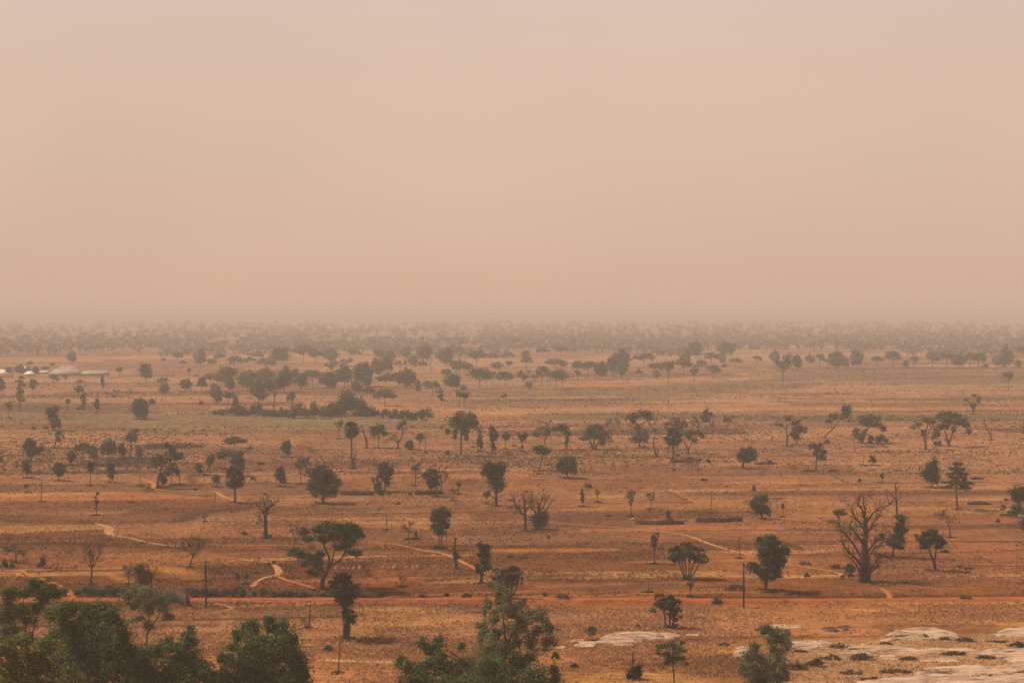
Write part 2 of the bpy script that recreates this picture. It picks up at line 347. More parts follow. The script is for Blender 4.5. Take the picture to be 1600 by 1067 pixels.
# ---- every bush and tree of the plain that keeps a simple habit: kind x y w h leaf label
PLAIN = """
b 53 671 7 6 olive small low bush on pale ground below the tiny compound column tree
b 72 670 8 5 olive flat bush left of the two-lobed tall tree
S 3 667 4 22 pale thin dead pole tree at the left edge above the grey-green field
S 36 720 3 22 pale thin bare pole left of the two-ball tree
L 63 720 13 22 dark small ball-crowned tree right of the two-ball tree
S 79 721 4 20 pale straight dead pole below the leaning palm
R 42 747 17 30 green egg-shaped green tree below the two-ball tree
R 92 751 23 30 green bushy round tree with short trunk left of the burnt patches
U 129 721 27 30 pale pale flat-crowned tree on bare pole trunk left of the burnt ground
R 111 727 13 24 dark small dark tree in front of the pale flat-crowned tree
R 145 727 20 36 pale pale dusty tree with dark right side left of the burnt ground
L 141 759 12 38 green tiny crown on a tall thin trunk below the burnt ground
O 172 754 15 31 green oval green tree in front of the burnt ground
R 169 718 28 33 pale hazy grey-brown crown behind the burnt ground
R 190 716 17 24 olive dark low crown between the two hazy crowns by the burnt ground
F 204 715 30 44 pale tall open-branched tree above the burnt ground
R 217 717 14 17 brown small brown crown right of the open-branched tree by the burnt ground
S 219.5 760 7 27 pale dead pole tree with stub branches beside the sandy track
S 64.5 784 7 31 pale tall fuzzy-topped dead trunk at the edge of the pale strip
L 41 770 7 14 olive tiny thin sapling in the stubble at left
V 150.5 805 9 34 dark narrow feather-topped trunk standing in the brown field at left
S 206 785 2 13 pale thin stick right of the feather-topped trunk
b 0 722 11 15 olive grey bush cut by the left edge beside the track
L 26 729 6 9 pale tiny pale sapling right of the left-edge bush
U 267.5 758 31 33 brown brown flat crown on several thin trunks beside the sandy track
R 254 761 16 24 green bright green low crown beside the thick leaning trunk
R 310 743 13 20 green small leaning round tree left of a ground bush
b 320 744 9 7 brown brown dome bush under the small leaning tree
F 328 743 20 33 olive open tree on slim trunk right of the brown dome bush
U 352 732 36 32 pale pale wide crown behind the tall fan palm
U 366 705 40 23 olive grey flat-topped crown above the pale wide crown
b 390 702 9 5 olive flat bush right of the grey flat-topped crown
O 373 744 22 41 green tall green crown rising behind the fan palm on the track
R 338 761 15 20 green small two-stemmed tree left of the fan palm on the track
L 407 735 14 15 green low flat green sapling right of the fan palm
R 447.5 714 21 26 green round tree standing alone above the stubble field centre left
R 438 760 20 31 green round tree on short trunk between fan palm and the great round tree
b 395 750 8 8 green little cone bush right of the fan palm
b 305 766 6 6 dark dark dot bush beside the sandy track
F 470 757 22 42 pale pale sparse tree left of the great round tree
F 477 742 17 28 olive small grey tree behind the pale sparse tree
F 530 686 19 29 pale leaning thin tree left of the tall lollipop palm
U 591.5 700 31 37 olive vase-shaped umbrella tree with pale branches right of the tall palm
R 640 703 17 14 green low green dome tree between the bare trees
F 655 704 16 26 olive right-leaning tree of upright boughs beside the green dome tree
S 665.5 708 18 33 pale forked dead tree right of the right-leaning tree
S 533 737 5 23 pale dead pole below the tall palm at its left
b 595 773 10 9 green bush at the foot of the clustered stems
b 608 773 6 6 green little bush right of the clustered stems
F 649 759 27 38 pale pale thin-leaved tree above the second stalk wall
B 689 770 13 40 pale bare grey tree behind the dark pale-trunked tree
b 641 773 5 5 brown stumpy bush at the left end of the second stalk wall
b 622 788 5 5 green small sprout right of the person in the field
b 699 711 8 8 dark small dark bush left of the tall umbrella tree trunk
O 750.5 705 11 29 green dense upright oval tree right of the tall umbrella tree
F 748 692 20 27 pale pale wisp of a tree behind the upright oval tree
S 739 699 3 12 pale short post stump right of the tall umbrella tree
S 804.5 697 5 14 brown brown dead stub between two column trees
U 790 702 15 28 olive small parasol tree with leafy stem right of the double column tree
F 852 704 46 40 pale wide pale hazy crown behind the green leaning tree
R 887 747 38 35 olive low spreading grey-green tree in the middle field
b 918 763 11 12 pale faint pale bush right of the low spreading tree
L 716.5 772 9 20 green small thin tree right of the second stalk wall
B 708 782 11 22 pale little bare tree left of the dark heavy-crowned tree
F 760.5 787 13 20 pale wispy thin tree at the left foot of the dark heavy-crowned tree
O 909.5 791 8 30 olive narrow spindle tree in stubble at the middle
B 955 690 20 38 pale slim bare tree right of the many-stemmed spreading tree
O 1007 698 16 28 pale pale oval tree beside the ivy-clad arching tree
S 1043 715 10 18 pale short leaning dead tree left of the bushy fan palm
B 1091 677 32 28 pale bare twisted branches above the fan palm
R 1103 667 17 28 green round tree on slim trunk above the bare twisted branches
F 1137 672 20 24 brown small brown vase-shaped tree alone in the pink field
B 1113 674 9 15 pale tiny bare tree right of the bare twisted branches
b 1077 722 14 13 green round bush at the end of the short mud wall
b 1059 713 7 6 dark small dark bush behind the short mud wall
b 1107 723 8 8 dark dark ball bush right of the short mud wall
F 1091 735 13 20 pale thin sapling in front of the dark ball bush
b 1053 735 4 5 olive tiny sprout below the short mud wall
F 985 807 18 42 brown thin brown tree left of the long stalk stacks
B 1016.5 795 9 26 pale thin bare sapling right of the thin brown tree
S 1110.5 802 5 29 pale slim dead sapling above the right stalk stack
B 934 785 6 22 pale faint bare stem left of the thin brown tree
R 1244 695 23 31 pale hazy round tree beside the open tree of the pink field
b 1292 694 9 11 olive pale bush at the foot of the leaning tree
O 1360.5 698 11 20 dark small dark oval tree under the spreading grey tree
b 1379 694 20 18 green round green bush right of the small dark oval tree
S 1243 732 5 18 pale thin bare stick tree left of the brush piles
R 1363 727 13 14 green little green tree beside a short post
S 1349 727 3 16 pale short post tree left of the little green tree
F 1378 754 9 14 olive small fan-shaped shrub tree in the open field at right
b 1343 753 7 7 olive small bush left of the fan-shaped shrub tree
S 1319 783 3 16 pale thin stick in brown field left of the great baobab
L 1223 808 6 22 olive thin sprout sapling right of the person under the tree
F 1463 707 15 19 dark short thick-trunked shrub tree below the twin spreading trees
R 1600 686 9 26 pale grey tree cut by the right edge above the fields
R 1455 762 34 42 dark large dense egg-shaped tree left of the tiered tree
T 1496 796 44 74 olive tall tiered tree with horizontal boughs
B 1485 840 17 48 pale tall bare tree with upright branches right of the baobab
P 1567 805 13 17 green tiny palm near the right edge
b 1590 808 27 21 green dense dark bush at the right edge
F 1602 850 42 40 brown sparse brown tree leaning in at the right edge
b 1559 816 6 7 olive small bush ringed by yellow sticks near the right edge
S 1451 891 4 11 dark dark stump beside the two-stemmed tree
b 1499 888 5 7 olive little bush right of the two-stemmed tree
b 1513 889 20 4 olive row of low weeds right of the two-stemmed tree
b 7 888 13 14 olive bush at the left edge under the sparse flat tree
b 19 888 8 13 olive upright bush beside the left-edge bush
b 66 886 14 17 green dark green bush above the left footpath
b 75 909 10 12 olive bush beside the left footpath near the hedge
B 142 914 34 66 pale bushy bare tree with many twigs above the hedge
B 201 914 10 32 pale small bare tree between bushy bare tree and the leafy one
B 297 887 28 50 pale bare tree with level branches above the utility pole
S 320.5 908 6 32 pale dead trunk standing right behind the left utility pole
F 373 918 15 22 olive wispy sapling rising behind the roadside hedge
F 385 912 9 15 olive smaller wispy sapling beside the hedge sapling
b 382 836 10 9 green green cone bush left of the thick bare tree
S 401 896 3 20 pale slim stick between hedge and sandy bend
B 320 815 11 14 pale tiny bare shrub at the corner of the burnt strip
b 421 884 9 9 green bush at the sandy bend of the path
b 428 881 6 6 green little bush right beside the sandy bend bush
B 459 858 18 40 pale forked bare tree behind the great spreading tree
b 470 932 30 12 olive wide roadside bush left of the great spreading tree trunk
b 446 932 26 13 olive roadside bush at the right end of the hedge gap
b 505 931 26 9 brown brown roadside bush at the foot of the great spreading tree
b 597 931 15 10 olive roadside bush right of the near fan palm
b 661 933 13 7 olive low roadside bush in the middle of the bank
b 698 931 9 8 green small green roadside bush on the bank
b 730 932 15 8 olive roadside bush left of the feathery foreground tree
S 604.5 828 4 28 pale thin dead stem in the stubble centre left
B 638 843 11 28 pale small bare tree left of the shaggy upright tree
O 650 842 5 12 olive tiny oval sapling right of the small bare tree
B 626 917 15 20 brown faint dry shrub below the row of straw heaps
b 797 872 8 7 olive small round bush in the brown field below the pale strip
b 816 872 15 6 pale flat grey bush in the brown field below the pale strip
b 857 841 5 6 olive tiny bush right of the twin baobab-like bare trees
b 851 931 7 11 brown dry upright bush at the road edge
O 1044 813 11 17 green small green tree standing over the left stalk stack
F 1023 881 16 52 brown thin sparse tree left of the clustered palm clump
S 1014 925 2 16 pale thin stick above the road
F 1079 932 13 25 olive small sparse sapling in front of the clustered palm clump
S 1156 872 8 34 pale dead trunk above the right utility pole
b 1150 922 32 13 brown reddish dry brush left of the right utility pole
b 952 807 6 4 brown small dry clump left of the left stalk stack
b 1033 858 9 5 brown dry clump left of the clustered palm clump
F 1311 823 25 29 olive small sparse tree left of the great baobab
b 1261 902 8 8 olive small bush on the field left of the baobab
b 1258 882 20 7 brown low dry brush beside the footpath left of baobab
b 1306 888 15 10 pale pale thin brush near the baobab
b 1316 902 6 6 green tiny green bush at the end of the right footpath
S 483 980 8 41 dark dead trunk with stub top between the near fan palm and corner trees
S 529 1050 8 46 dark thin dead tree standing in the near grass
b 1021 957 9 10 olive bush left of the near palm clump
b 997 980 7 8 green little bush on top of the pale rock dome
P 925 1001 19 23 dark small palm bush at the left of the pale rock dome
b 868 1030 11 15 olive small leafy shrub right of the feathery foreground tree
b 897 1042 13 8 olive low green shrub in the near grass
b 1055 980 13 8 brown dry bush at the foot of the near palm clump
b 1120 943 15 14 brown grey-brown bush left of the right utility pole
b 879 936 20 10 brown brown bush on the road bank
b 1508 935 18 8 brown brown bush on the orange road at right
b 1276 1040 24 15 brush dark round brush beside the right foreground tree
b 1245 1045 32 17 brown brown dry brush beside the right foreground tree
b 1262 1041 12 12 brown narrow brush between the two dry brushes
b 1446 998 26 8 brush grey brush under the long pale boulder
b 1475 999 22 7 brown brown brush middle of the row under the long pale boulder
b 1508 1001 34 8 brush long brush at the right end under the pale boulder
b 1490 1022 42 10 brown wide brown brush above the lower rock shelf
b 1540 1028 36 8 brown brown brush sloping down to the white rock at right
b 1420 1030 34 8 brown brown brush between the two low rock strips
b 1345 1030 36 12 brown reddish brush at the left end of the rock strips
b 1310 1012 30 9 brown brown brush above the first low rock strip
b 1400 1050 60 9 brush dark brush line along the lowest rock shelf
b 1590 1010 28 9 brush dark brush at the right edge among rocks
b 1300 1030 30 9 brown brown brush right of the dark round brush
b 1330 1052 40 9 brown tan brush sloping beside the lowest rock shelf
b 1250 1018 24 6 brown thin brush behind the rough rock slab
b 1560 1003 34 5 brown low brush right of the long brush under the boulder
b 1385 1006 20 5 brown small brush at the left foot of the long boulder
b 1470 1054 40 6 brush dark brush in the crack under the rock shelf
b 1545 1056 46 6 brush dark brush line at the right end of the rock shelf
b 1360 1062 34 8 brush dark brush at the left end of the corner rock shelf
b 1190 985 26 5 brown low brush behind the drooping foreground tree
b 1130 1008 20 6 brown brown brush beside the yellow grass near the palm clump
b 450 1015 14 9 olive low green bush beside the foreground round tree
b 513 1016 16 9 olive green bush left of the thin dead tree in near grass
"""

def kinds_of(text):
    for ln in text.strip().splitlines():
        k, x, y, w, h, lm, *lab = ln.split()
        yield k, float(x), float(y), float(w), float(h), lm, ' '.join(lab)
for k, x, y, w, h, lm, lab in kinds_of(PLAIN):
    gen_tree(k, x, y, w, h, lm, lab)

# ---- trees too far to tell much: kind x y w h, by place
FAR = {
'beside the tin-roofed compound': """R 13 584 12 10|R 30 586 17 14|R 43 580 10 7|R 55 586 11 13|O 112.5 569 15 20|b 47 570 9 8|b 82 571 6 6|b 70 577 10 7""",
'on the red field below the compound': """O 2 613 12 22|V 31.5 643 15 50|O 51 611 11 19|F 84 606 18 20|O 102 594 7 9|b 125 598 9 6|O 160 609 6 22|U 122 625 15 22|B 184 620 12 13|B 200 623 14 16|L 106 642 9 18|V 132 641 11 23|b 125 640 9 6|O 151 645 11 22|L 14.5 653 12 22|b 168 616 12 4|b 177 620 9 4""",
'on the open ground right of the compound': """L 186 588 11 13|R 229 597 23 27|R 219 655 26 28|R 238 634 9 10|R 257 616 15 17|F 252 608 20 17|R 290 612 17 17|L 256 571 7 11|O 313.5 571 17 25|b 285 569 9 6|U 331 576 15 15|L 296 588 7 12|T 315 613 17 22|U 329 604 22 20|R 314 634 7 7|b 306 588 4 3|O 338 632 17 29""",
'in the left half of the middle grove': """R 352 605 26 29|R 361 610 14 15|U 358 633 20 19|R 368 641 10 16|R 386 611 30 27|R 404 632 22 36|R 414 601 27 23|F 428 641 40 50|R 444 613 23 33|R 455 631 12 18|O 461 593 11 15|U 416 581 30 20|R 471 608 19 21|U 488 607 34 27|R 514 607 27 21|R 538 606 24 31|F 517 588 24 21|F 541 584 20 22|R 333 612 9 11""",
'in the right half of the middle grove': """R 566 604 31 33|R 573 605 12 15|R 556 617 14 19|U 574 622 19 15|O 589 585 18 21|O 605 584 18 23|F 625 581 16 17|R 646 575 14 17|U 660 579 14 14|S 673 582 6 15|U 603 606 27 19|R 633 607 33 26|O 652 613 10 18|R 666 606 9 9|U 675 617 22 19|U 601 634 31 24|V 690 633 14 23|L 718 637 12 25|L 725 638 13 23|L 787 629 9 13""",
'in the far tree line left of centre': """U 366.5 576 25 19|U 388 572 19 13|R 438 567 31 21|U 398 563 26 13|U 474 567 31 27|U 493 569 23 21|R 515 568 25 21|U 553 561 22 15|R 593 561 18 15|R 608 564 19 14|R 662 567 25 29|R 634 561 20 17|R 692 566 20 18|U 343 568 19 15|U 277 567 19 16""",
'in the dense tree belt at the centre': """R 698 571 24 24|R 715 579 22 15|R 731 581 14 13|U 745 575 27 27|R 775 578 18 11|U 768 567 20 15|U 792 566 22 15|L 796 578 8 13|T 822 579 19 29|F 696 601 19 23|R 708 609 27 22|R 724 611 9 8|U 748.5 607 41 30|U 760 603 17 18|F 770 599 11 17|U 789 605 29 25|F 818 607 21 27|R 826 610 11 14|F 836 601 15 17|U 847 602 23 30|U 870 608 31 29|U 878 605 25 25|U 868 581 35 19""",
'in the row above the green-brown meadow': """U 919 591 25 27|L 902 595 9 17|U 903 586 23 21|R 940 593 20 25|R 958 591 22 35|R 972 581 28 31|R 970 592 18 25|U 1006 575 33 23|U 1024 586 23 18|R 1025 593 10 15|F 1045 600 29 35|U 1068 587 26 26|R 1071 571 16 19|U 1096 580 17 18|F 1085 597 19 26|U 1114 592 25 21|U 1111 571 25 20|b 1132 574 8 7|O 1130 568 12 15|U 1149 573 21 13|b 998 583 9 6""",
'in the far tree line at right': """U 1182 569 15 13|R 1210 568 15 19|R 1230 569 17 15|O 1246 579 16 23|F 1280 577 15 23|R 1265 568 13 13|F 1293 577 13 17|R 1305 578 23 27|R 1320 576 13 19|R 1338 577 23 27|U 1371 573 21 16|U 1395 575 27 26|R 1415 576 10 13|F 1427 575 15 17""",
'in the row at the far right': """U 1457 576 23 26|U 1479 575 24 24|R 1498 576 21 21|U 1516 575 23 24|U 1529 575 21 22|b 1539 574 9 7|R 1556 573 13 15|R 1570 574 27 28|R 1590 576 11 13|U 1594 557 18 15|U 1535 551 23 11""",
'standing out of the hazy wood': """R 1086 560 26 23|R 1135 558 27 22|U 1066 558 19 13|U 1030 556 19 9|R 717 557 15 15|U 848 558 22 14|U 876 557 23 15""",
'on the green-brown meadow at right': """F 1223 600 27 39|F 1576 609 23 29|S 1045 638 7 13|S 1217.5 637 6 15|S 978 603 2 7""",
}
SHRUBS = """345 648 17 9|372 649 29 14|400 649 23 15|425 651 21 11|442 651 19 14|466 653 28 17|491 654 17 23|505 651 17 14|520 651 25 21|542 650 46 34|566 651 21 25|581 651 15 15|602 653 12 14|616 654 13 15|632 657 17 18|644 656 11 12|661 656 21 19"""
ORD = ['first', 'second', 'third', 'fourth', 'fifth', 'sixth', 'seventh', 'eighth', 'ninth', 'tenth', 'eleventh', 'twelfth', 'thirteenth', 'fourteenth', 'fifteenth', 'sixteenth', 'seventeenth']
ADJ = {'R': 'dense round', 'U': 'flat-topped', 'O': 'tall oval', 'L': 'thin-trunked', 'F': 'open-branched', 'V': 'narrow column', 'T': 'tiered', 'B': 'bare', 'S': 'dead', 'b': 'low'}
for place, txt in FAR.items():
    rows = []
    for r in txt.split('|'):
        k, *q = r.split(); x, y, w, h = map(float, q)
        size = 'tiny' if w < 9 else 'small' if w < 15 else 'medium' if w < 23 else 'broad'
        rows.append((f'{size} {ADJ[k]} ' + ('bush' if k == 'b' else 'tree'), x, k, y, w, h))
    rows.sort(key=lambda r: r[1])
    for d in rows:
        same = [r for r in rows if r[0] == d[0]]
        lab = f'{d[0]} {place}' if len(same) == 1 else f'{ORD[same.index(d)]} {d[0]} from left {place}'
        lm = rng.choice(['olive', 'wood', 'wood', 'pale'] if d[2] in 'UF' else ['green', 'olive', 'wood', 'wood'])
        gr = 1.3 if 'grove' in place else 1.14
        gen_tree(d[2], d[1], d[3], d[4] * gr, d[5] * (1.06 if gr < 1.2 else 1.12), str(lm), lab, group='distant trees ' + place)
for i, r in enumerate(SHRUBS.split('|')):
    x, y, w, h = map(float, r.split())
    gen_tree('b', x, y, w * 1.35, h * 1.3, 'olive' if i % 3 else 'green', f'{ORD[i]} grey-green bush from left in the thicket above the pale meadow', group='thicket shrubs', name='bush')

# ---- trees measured one by one
own_tree('tall tree of two stacked dark lobes at the left', (84, 673), [(77, 640, 5, 6), (86, 640, 5, 6), (81, 646, 6, 6), (84, 655, 7, 6), (86, 662, 7, 6)], 'green', tw=3)
own_tree('small palm leaning right above two poles at the left', (84, 700), [], 'palm', [[(84, 701, 3), (87, 690, 2.5), (92, 680, 2.2)]], heads=[(92, 680, 9, 0, 22)], name='palm_tree')
own_tree('two-ball tree with a thin trunk at the left', (49.5, 721), [(45, 692, 7, 6), (41, 698, 6, 5), (50, 696, 6, 6), (50, 704, 8, 6), (47, 709, 6, 4), (53, 708, 5, 4)], 'green', tw=3)
own_tree('thick leaning trunk with pale crown beside the sandy track', (246, 763), [(240, 717, 9, 6), (251, 714, 9, 6), (256, 722, 8, 5), (243, 726, 8, 5), (262, 716, 7, 5)], 'pale', [[(246, 764, 5), (247, 750, 4), (250, 738, 3), (253, 724, 2)]], cov=11)
own_tree('dark high crown behind the pale crown beside the sandy track', (281, 757), [(262, 696, 4, 4), (268, 702, 5, 6), (277, 714, 8, 5), (269, 712, 7, 5), (282, 711, 4, 4)], 'olive', [[(281, 758, 1.6), (280, 740, 1.6), (272, 720, 1.5), (267, 704, 1)]])
own_tree('fan palm with drooping crown standing on the sandy track', (367, 785), [], 'palm', [[(367, 786, 3.6), (367, 765, 3), (366, 746, 3)]], heads=[(366, 743, 18, 0, 44), (360, 750, 11, 2, 12), (374, 750, 11, -2, 12)], name='palm_tree')
own_tree('great round dark tree casting a long shadow at centre left', (505.5, 786), [(499, 729, 9, 7), (490, 741, 10, 9), (510, 740, 12, 10), (497, 755, 13, 12), (515, 755, 13, 12), (505, 767, 12, 7), (492, 771, 6, 4), (521, 766, 6, 7), (487, 758, 6, 8)], 'dark', tw=5)
own_tree('tall lollipop palm with long thin trunk', (550, 732), [], 'palm', [[(550, 733, 2.5), (549.5, 700, 2.3), (549, 672, 2.4)]], heads=[(549, 668, 14, 0, 46), (549, 673, 10, 0, 14)], name='palm_tree')
own_tree('forked dead stump standing right before the tall lollipop palm', (552, 733), [], 'dark', [[(552, 734, 4.5), (552, 722, 3.6), (551, 715, 3), (548, 712, 2)], [(552, 720, 3), (555, 714, 1.6), (557, 709, 1)]], bare=(1, 5, 1), name='dead_tree')
own_tree('curved leafless trunk leaning left beside the tall palm', (572.5, 700), [], 'pale', [[(572.5, 701, 3.2), (573, 690, 3), (570, 680, 2.4), (567, 671, 1.8), (564, 664, 1)]], bare=(1, 7, 1), name='dead_tree')
own_tree('bare branching tree with one leafy upright limb', (622, 701), [(626, 664, 5, 4), (632, 660, 3, 4), (622, 668, 3, 3)], 'olive', [[(622, 702, 3.5), (622.5, 692, 3), (627, 684, 2), (629, 674, 1.6), (627, 667, 1)], [(622, 693, 2), (615, 686, 1.4), (608, 684, .8)], [(622, 692, 2), (620, 683, 1.2), (615, 678, .7)]], bare=(2, 9, 1), cov=13)
own_tree('green tree on forked trunk above the clustered stems', (601, 768), [(596, 730, 6, 5), (603, 728, 6, 5), (609, 733, 6, 6), (598, 739, 8, 6), (606, 742, 7, 6), (603, 748, 6, 5), (605, 756, 4, 4)], 'green', tw=3.2)
own_tree('cluster of upright shaggy stems left of the forked-trunk tree', (587, 770), [(583, 750, 3, 4), (590, 747, 3, 4), (593, 755, 3, 5), (588, 758, 3, 4), (594, 764, 3, 4)], 'olive', [[(586, 771, 2.5), (585, 758, 2), (581, 747, 1.2)], [(587, 771, 2), (590, 757, 1.6), (590, 745, 1)], [(592, 771, 2), (594, 760, 1.4), (595, 750, 1)]], cov=12)
own_tree('dark leaning crown on a pale trunk at the second stalk wall', (682, 776), [(668, 742, 7, 6), (676, 738, 8, 5), (672, 750, 7, 6), (680, 748, 7, 6), (677, 757, 6, 5), (683, 756, 4, 4), (674, 759, 4, 3)], 'dark', [[(682, 777, 4), (682, 766, 3.2), (680, 756, 2.5)]], bm=palebark())
own_tree('tall umbrella tree with long straight trunk at centre', (720.5, 712), [(722, 650, 12, 6), (708, 654, 8, 5), (735, 653, 9, 6), (717, 661, 13, 7), (733, 663, 9, 6), (742, 662, 5, 6), (726, 674, 6, 6), (713, 671, 5, 5), (701, 675, 6, 4), (711, 681, 4, 5), (729, 683, 4, 5), (724, 667, 8, 5)], 'olive', [[(720.5, 713, 3), (720.5, 690, 2.6), (721, 668, 2.2)]], cov=14)
own_tree('shaggy double column tree right of the upright oval tree', (769, 709), [(768, 668, 3.5, 4), (769, 675, 3.5, 5), (775, 681, 4, 5), (769, 686, 3.5, 6), (770, 695, 3, 5), (772, 700, 3, 3), (774, 674, 2, 2)], 'dark', [[(769, 710, 2.6), (769, 690, 2), (768, 670, 1.3)]], limb=False)
own_tree('little heart-shaped tree between column trees and pale crown', (817, 706), [(813, 681, 4, 4), (820, 680, 4, 4.5), (816.5, 686, 4, 4), (816, 698, 2.5, 2)], 'dark', tw=1.8)
own_tree('bright green crown on a leaning trunk before the pale crown', (841, 736), [(839, 701, 6, 3.5), (847, 699, 6, 3.5), (854, 703, 5, 4), (846, 706, 7, 4), (853, 708, 4, 3)], 'green', [[(841, 737, 2.6), (845, 724, 2.2), (848, 712, 2), (847, 705, 1.4)]])
own_tree('dark shaggy palm-like tree right of the wide pale crown', (885, 703), [(874, 668, 8, 4), (882, 669, 7, 5), (887, 676, 4, 3.5), (867, 670, 4, 3), (885, 688, 2.4, 6)], 'dark', [[(885, 704, 2.2), (885, 690, 2), (884, 676, 1.8), (880, 670, 1.2)]])
own_tree('many-stemmed spreading tree right of the shaggy palm-like tree', (928, 702), [(926, 668, 8, 5), (914, 682, 9, 4), (936, 671, 9, 6), (945, 682, 7, 7), (929, 677, 8, 6), (937, 680, 8, 6), (920, 675, 7, 5), (940, 690, 4, 5)], 'olive', [[(926, 703, 3), (923, 690, 2.6), (916, 682, 1.5)], [(928, 703, 3), (928, 690, 2.6), (931, 680, 1.5)], [(930, 703, 3), (934, 692, 2.4), (940, 683, 1.4)]])
own_tree('dark heavy-crowned tree on a stout trunk at the centre', (775.5, 791), [(763, 728, 8, 7), (774, 729, 9, 7), (785, 729, 7, 8), (767, 739, 9, 8), (781, 741, 9, 8), (773, 749, 9, 7), (781, 759, 7, 7), (774, 763, 5, 6), (758, 735, 5, 6), (762, 771, 5, 3)], 'dark', [[(775.5, 792, 4.5), (775, 778, 4), (776, 762, 3.5), (775, 745, 2.5)], [(775, 780, 2), (768, 775, 1.4), (762, 771, 1)], [(775, 778, 1.6), (782, 776, 1), (788, 772, .8)]])
own_tree('tall leafless tree left one of the twin bare trees', (821, 829), [], 'pale', [[(821, 830, 5), (821, 812, 4.4), (820, 798, 3.6), (819, 785, 2.4), (818, 772, 1.2)], [(820.5, 806, 2.6), (812, 796, 1.8), (805, 786, 1.2), (802, 778, .7)], [(820.5, 800, 2.4), (827, 789, 1.6), (831, 776, .8)], [(820.5, 804, 2), (813, 802, 1.4), (806, 793, .7)]], bare=(3, 12, 1), name='bare_tree')
own_tree('bare branching tree with green skirt, right of the twin bare trees', (840, 827), [(843, 803, 9, 6), (838, 810, 8, 7), (848, 811, 8, 8), (843, 816, 8, 6), (850, 803, 5, 5)], 'olive', [[(840, 828, 7), (840, 815, 6), (841, 800, 3.5), (842, 787, 2)], [(840, 806, 3), (832, 794, 2), (828, 783, 1)], [(841, 802, 2.6), (850, 790, 1.8), (854, 778, .8)], [(841, 803, 2.4), (845, 788, 1.6), (848, 772, .8)], [(841, 808, 2.4), (853, 798, 1.4), (858, 788, .8)]], bare=(2, 12, 1), cov=16)
own_tree('ivy-clad arching tree with wide sparse crown', (999.5, 700), [(986, 652, 6, 4), (994, 648, 7, 5), (1003, 646, 8, 5), (1013, 648, 7, 5), (1016, 655, 4, 3), (995, 668, 4, 5), (996, 678, 5, 6), (992, 686, 7, 5), (999, 686, 4, 6), (990, 657, 5, 4)], 'olive', [[(999.5, 701, 2.6), (998, 680, 2.4), (994, 662, 1.8), (990, 650, 1)], [(998, 682, 2), (1002, 666, 1.5), (1010, 658, 1.2), (1018, 663, 1), (1023, 672, .8)], [(996, 670, 1.2), (980, 662, .8), (977, 652, .5)]], bare=(1, 6, 1), cov=12)
own_tree('curved dead trunk bending up right of the arching tree', (1026.5, 714), [(1022, 670, 4, 3), (1025, 675, 3, 2.5)], 'pale', [[(1026.5, 715, 4), (1023, 704, 2.8), (1021, 693, 2), (1023, 682, 1.6), (1024, 672, 1)], [(1027, 713, 2), (1029, 707, 1), (1029, 703, .7)]], cov=8, bare=(1, 5, 1))
own_tree('hazy brown high crown behind the bushy fan palm', (1052, 706), [(1046, 662, 8, 4), (1056, 657, 8, 5), (1066, 664, 7, 6), (1041, 668, 4, 4), (1060, 668, 5, 4)], 'brown', [[(1052, 707, 2), (1053, 680, 1.6), (1055, 666, 1.2)]], cov=11)
own_tree('bushy fan palm beside the short mud wall', (1052, 718), [], 'palm', [[(1052, 719, 3.2), (1052, 700, 2.8), (1052.5, 684, 2.8)]], heads=[(1052.5, 680, 16, 0, 44), (1046, 683, 9, 1, 10), (1060, 683, 9, -1, 10)], name='palm_tree')
own_tree('forked tree with flat brown crown right of the bushy fan palm', (1075, 709), [(1073, 679, 6, 4), (1082, 676, 8, 4), (1091, 676, 6, 4), (1098, 681, 5, 3.5), (1086, 687, 4, 4), (1077, 685, 6, 4)], 'olive', [[(1075, 710, 3), (1075, 704, 2.6), (1070, 692, 1.6), (1069, 684, 1)], [(1075, 704, 2.4), (1080, 694, 1.8), (1086, 684, 1.2), (1093, 680, .8)]], cov=12)
own_tree('round-topped dark tree beside the first brush pile at right', (1161, 732), [(1160, 709, 7, 6), (1167, 704, 8, 5), (1175, 707, 7, 6), (1166, 714, 8, 6), (1177, 715, 5, 5), (1157, 716, 4, 4), (1172, 718, 5, 4)], 'dark', [[(1161, 733, 4), (1161, 724, 3.4), (1165, 714, 2)]])
own_tree('open tree with scattered leaf tufts in the pink field', (1229, 697), [(1231, 652, 6, 4), (1217, 664, 5, 3), (1240, 660, 4, 4), (1247, 659, 4, 3.5), (1250, 667, 6, 4), (1243, 672, 6, 5), (1256, 672, 4, 4)], 'brown', [[(1229, 699, 3.4), (1230, 684, 2.8), (1229, 672, 2.2), (1230, 656, 1)], [(1230, 684, 2), (1237, 674, 1.6), (1246, 663, .9)], [(1229, 671, 1.4), (1224, 666, 1), (1218, 664, .7)], [(1231, 664, 1.2), (1238, 660, .7)]], cov=14)
own_tree('leaning tree with long bare trunk and small leaf tufts', (1288, 685), [(1296, 657, 5, 3.5), (1298, 650, 4, 3), (1308, 649, 6, 3.5), (1315, 653, 4, 2), (1303, 653, 4, 2.5)], 'olive', [[(1288, 686, 2.4), (1290, 680, 2), (1299, 672, 1.8), (1306, 664, 1.5), (1312, 654, .9)], [(1300, 671, 1.4), (1299, 664, 1.1), (1296, 658, .7)]], cov=14)
own_tree('dark drooping oval crown above the long leaning tree', (1327, 659), [(1319, 638, 5, 4), (1324, 640, 5, 6), (1325, 646, 5, 5), (1319, 645, 4, 5)], 'dark', [[(1327, 660, 2), (1325, 654, 1.8), (1322, 648, 1.2)]])
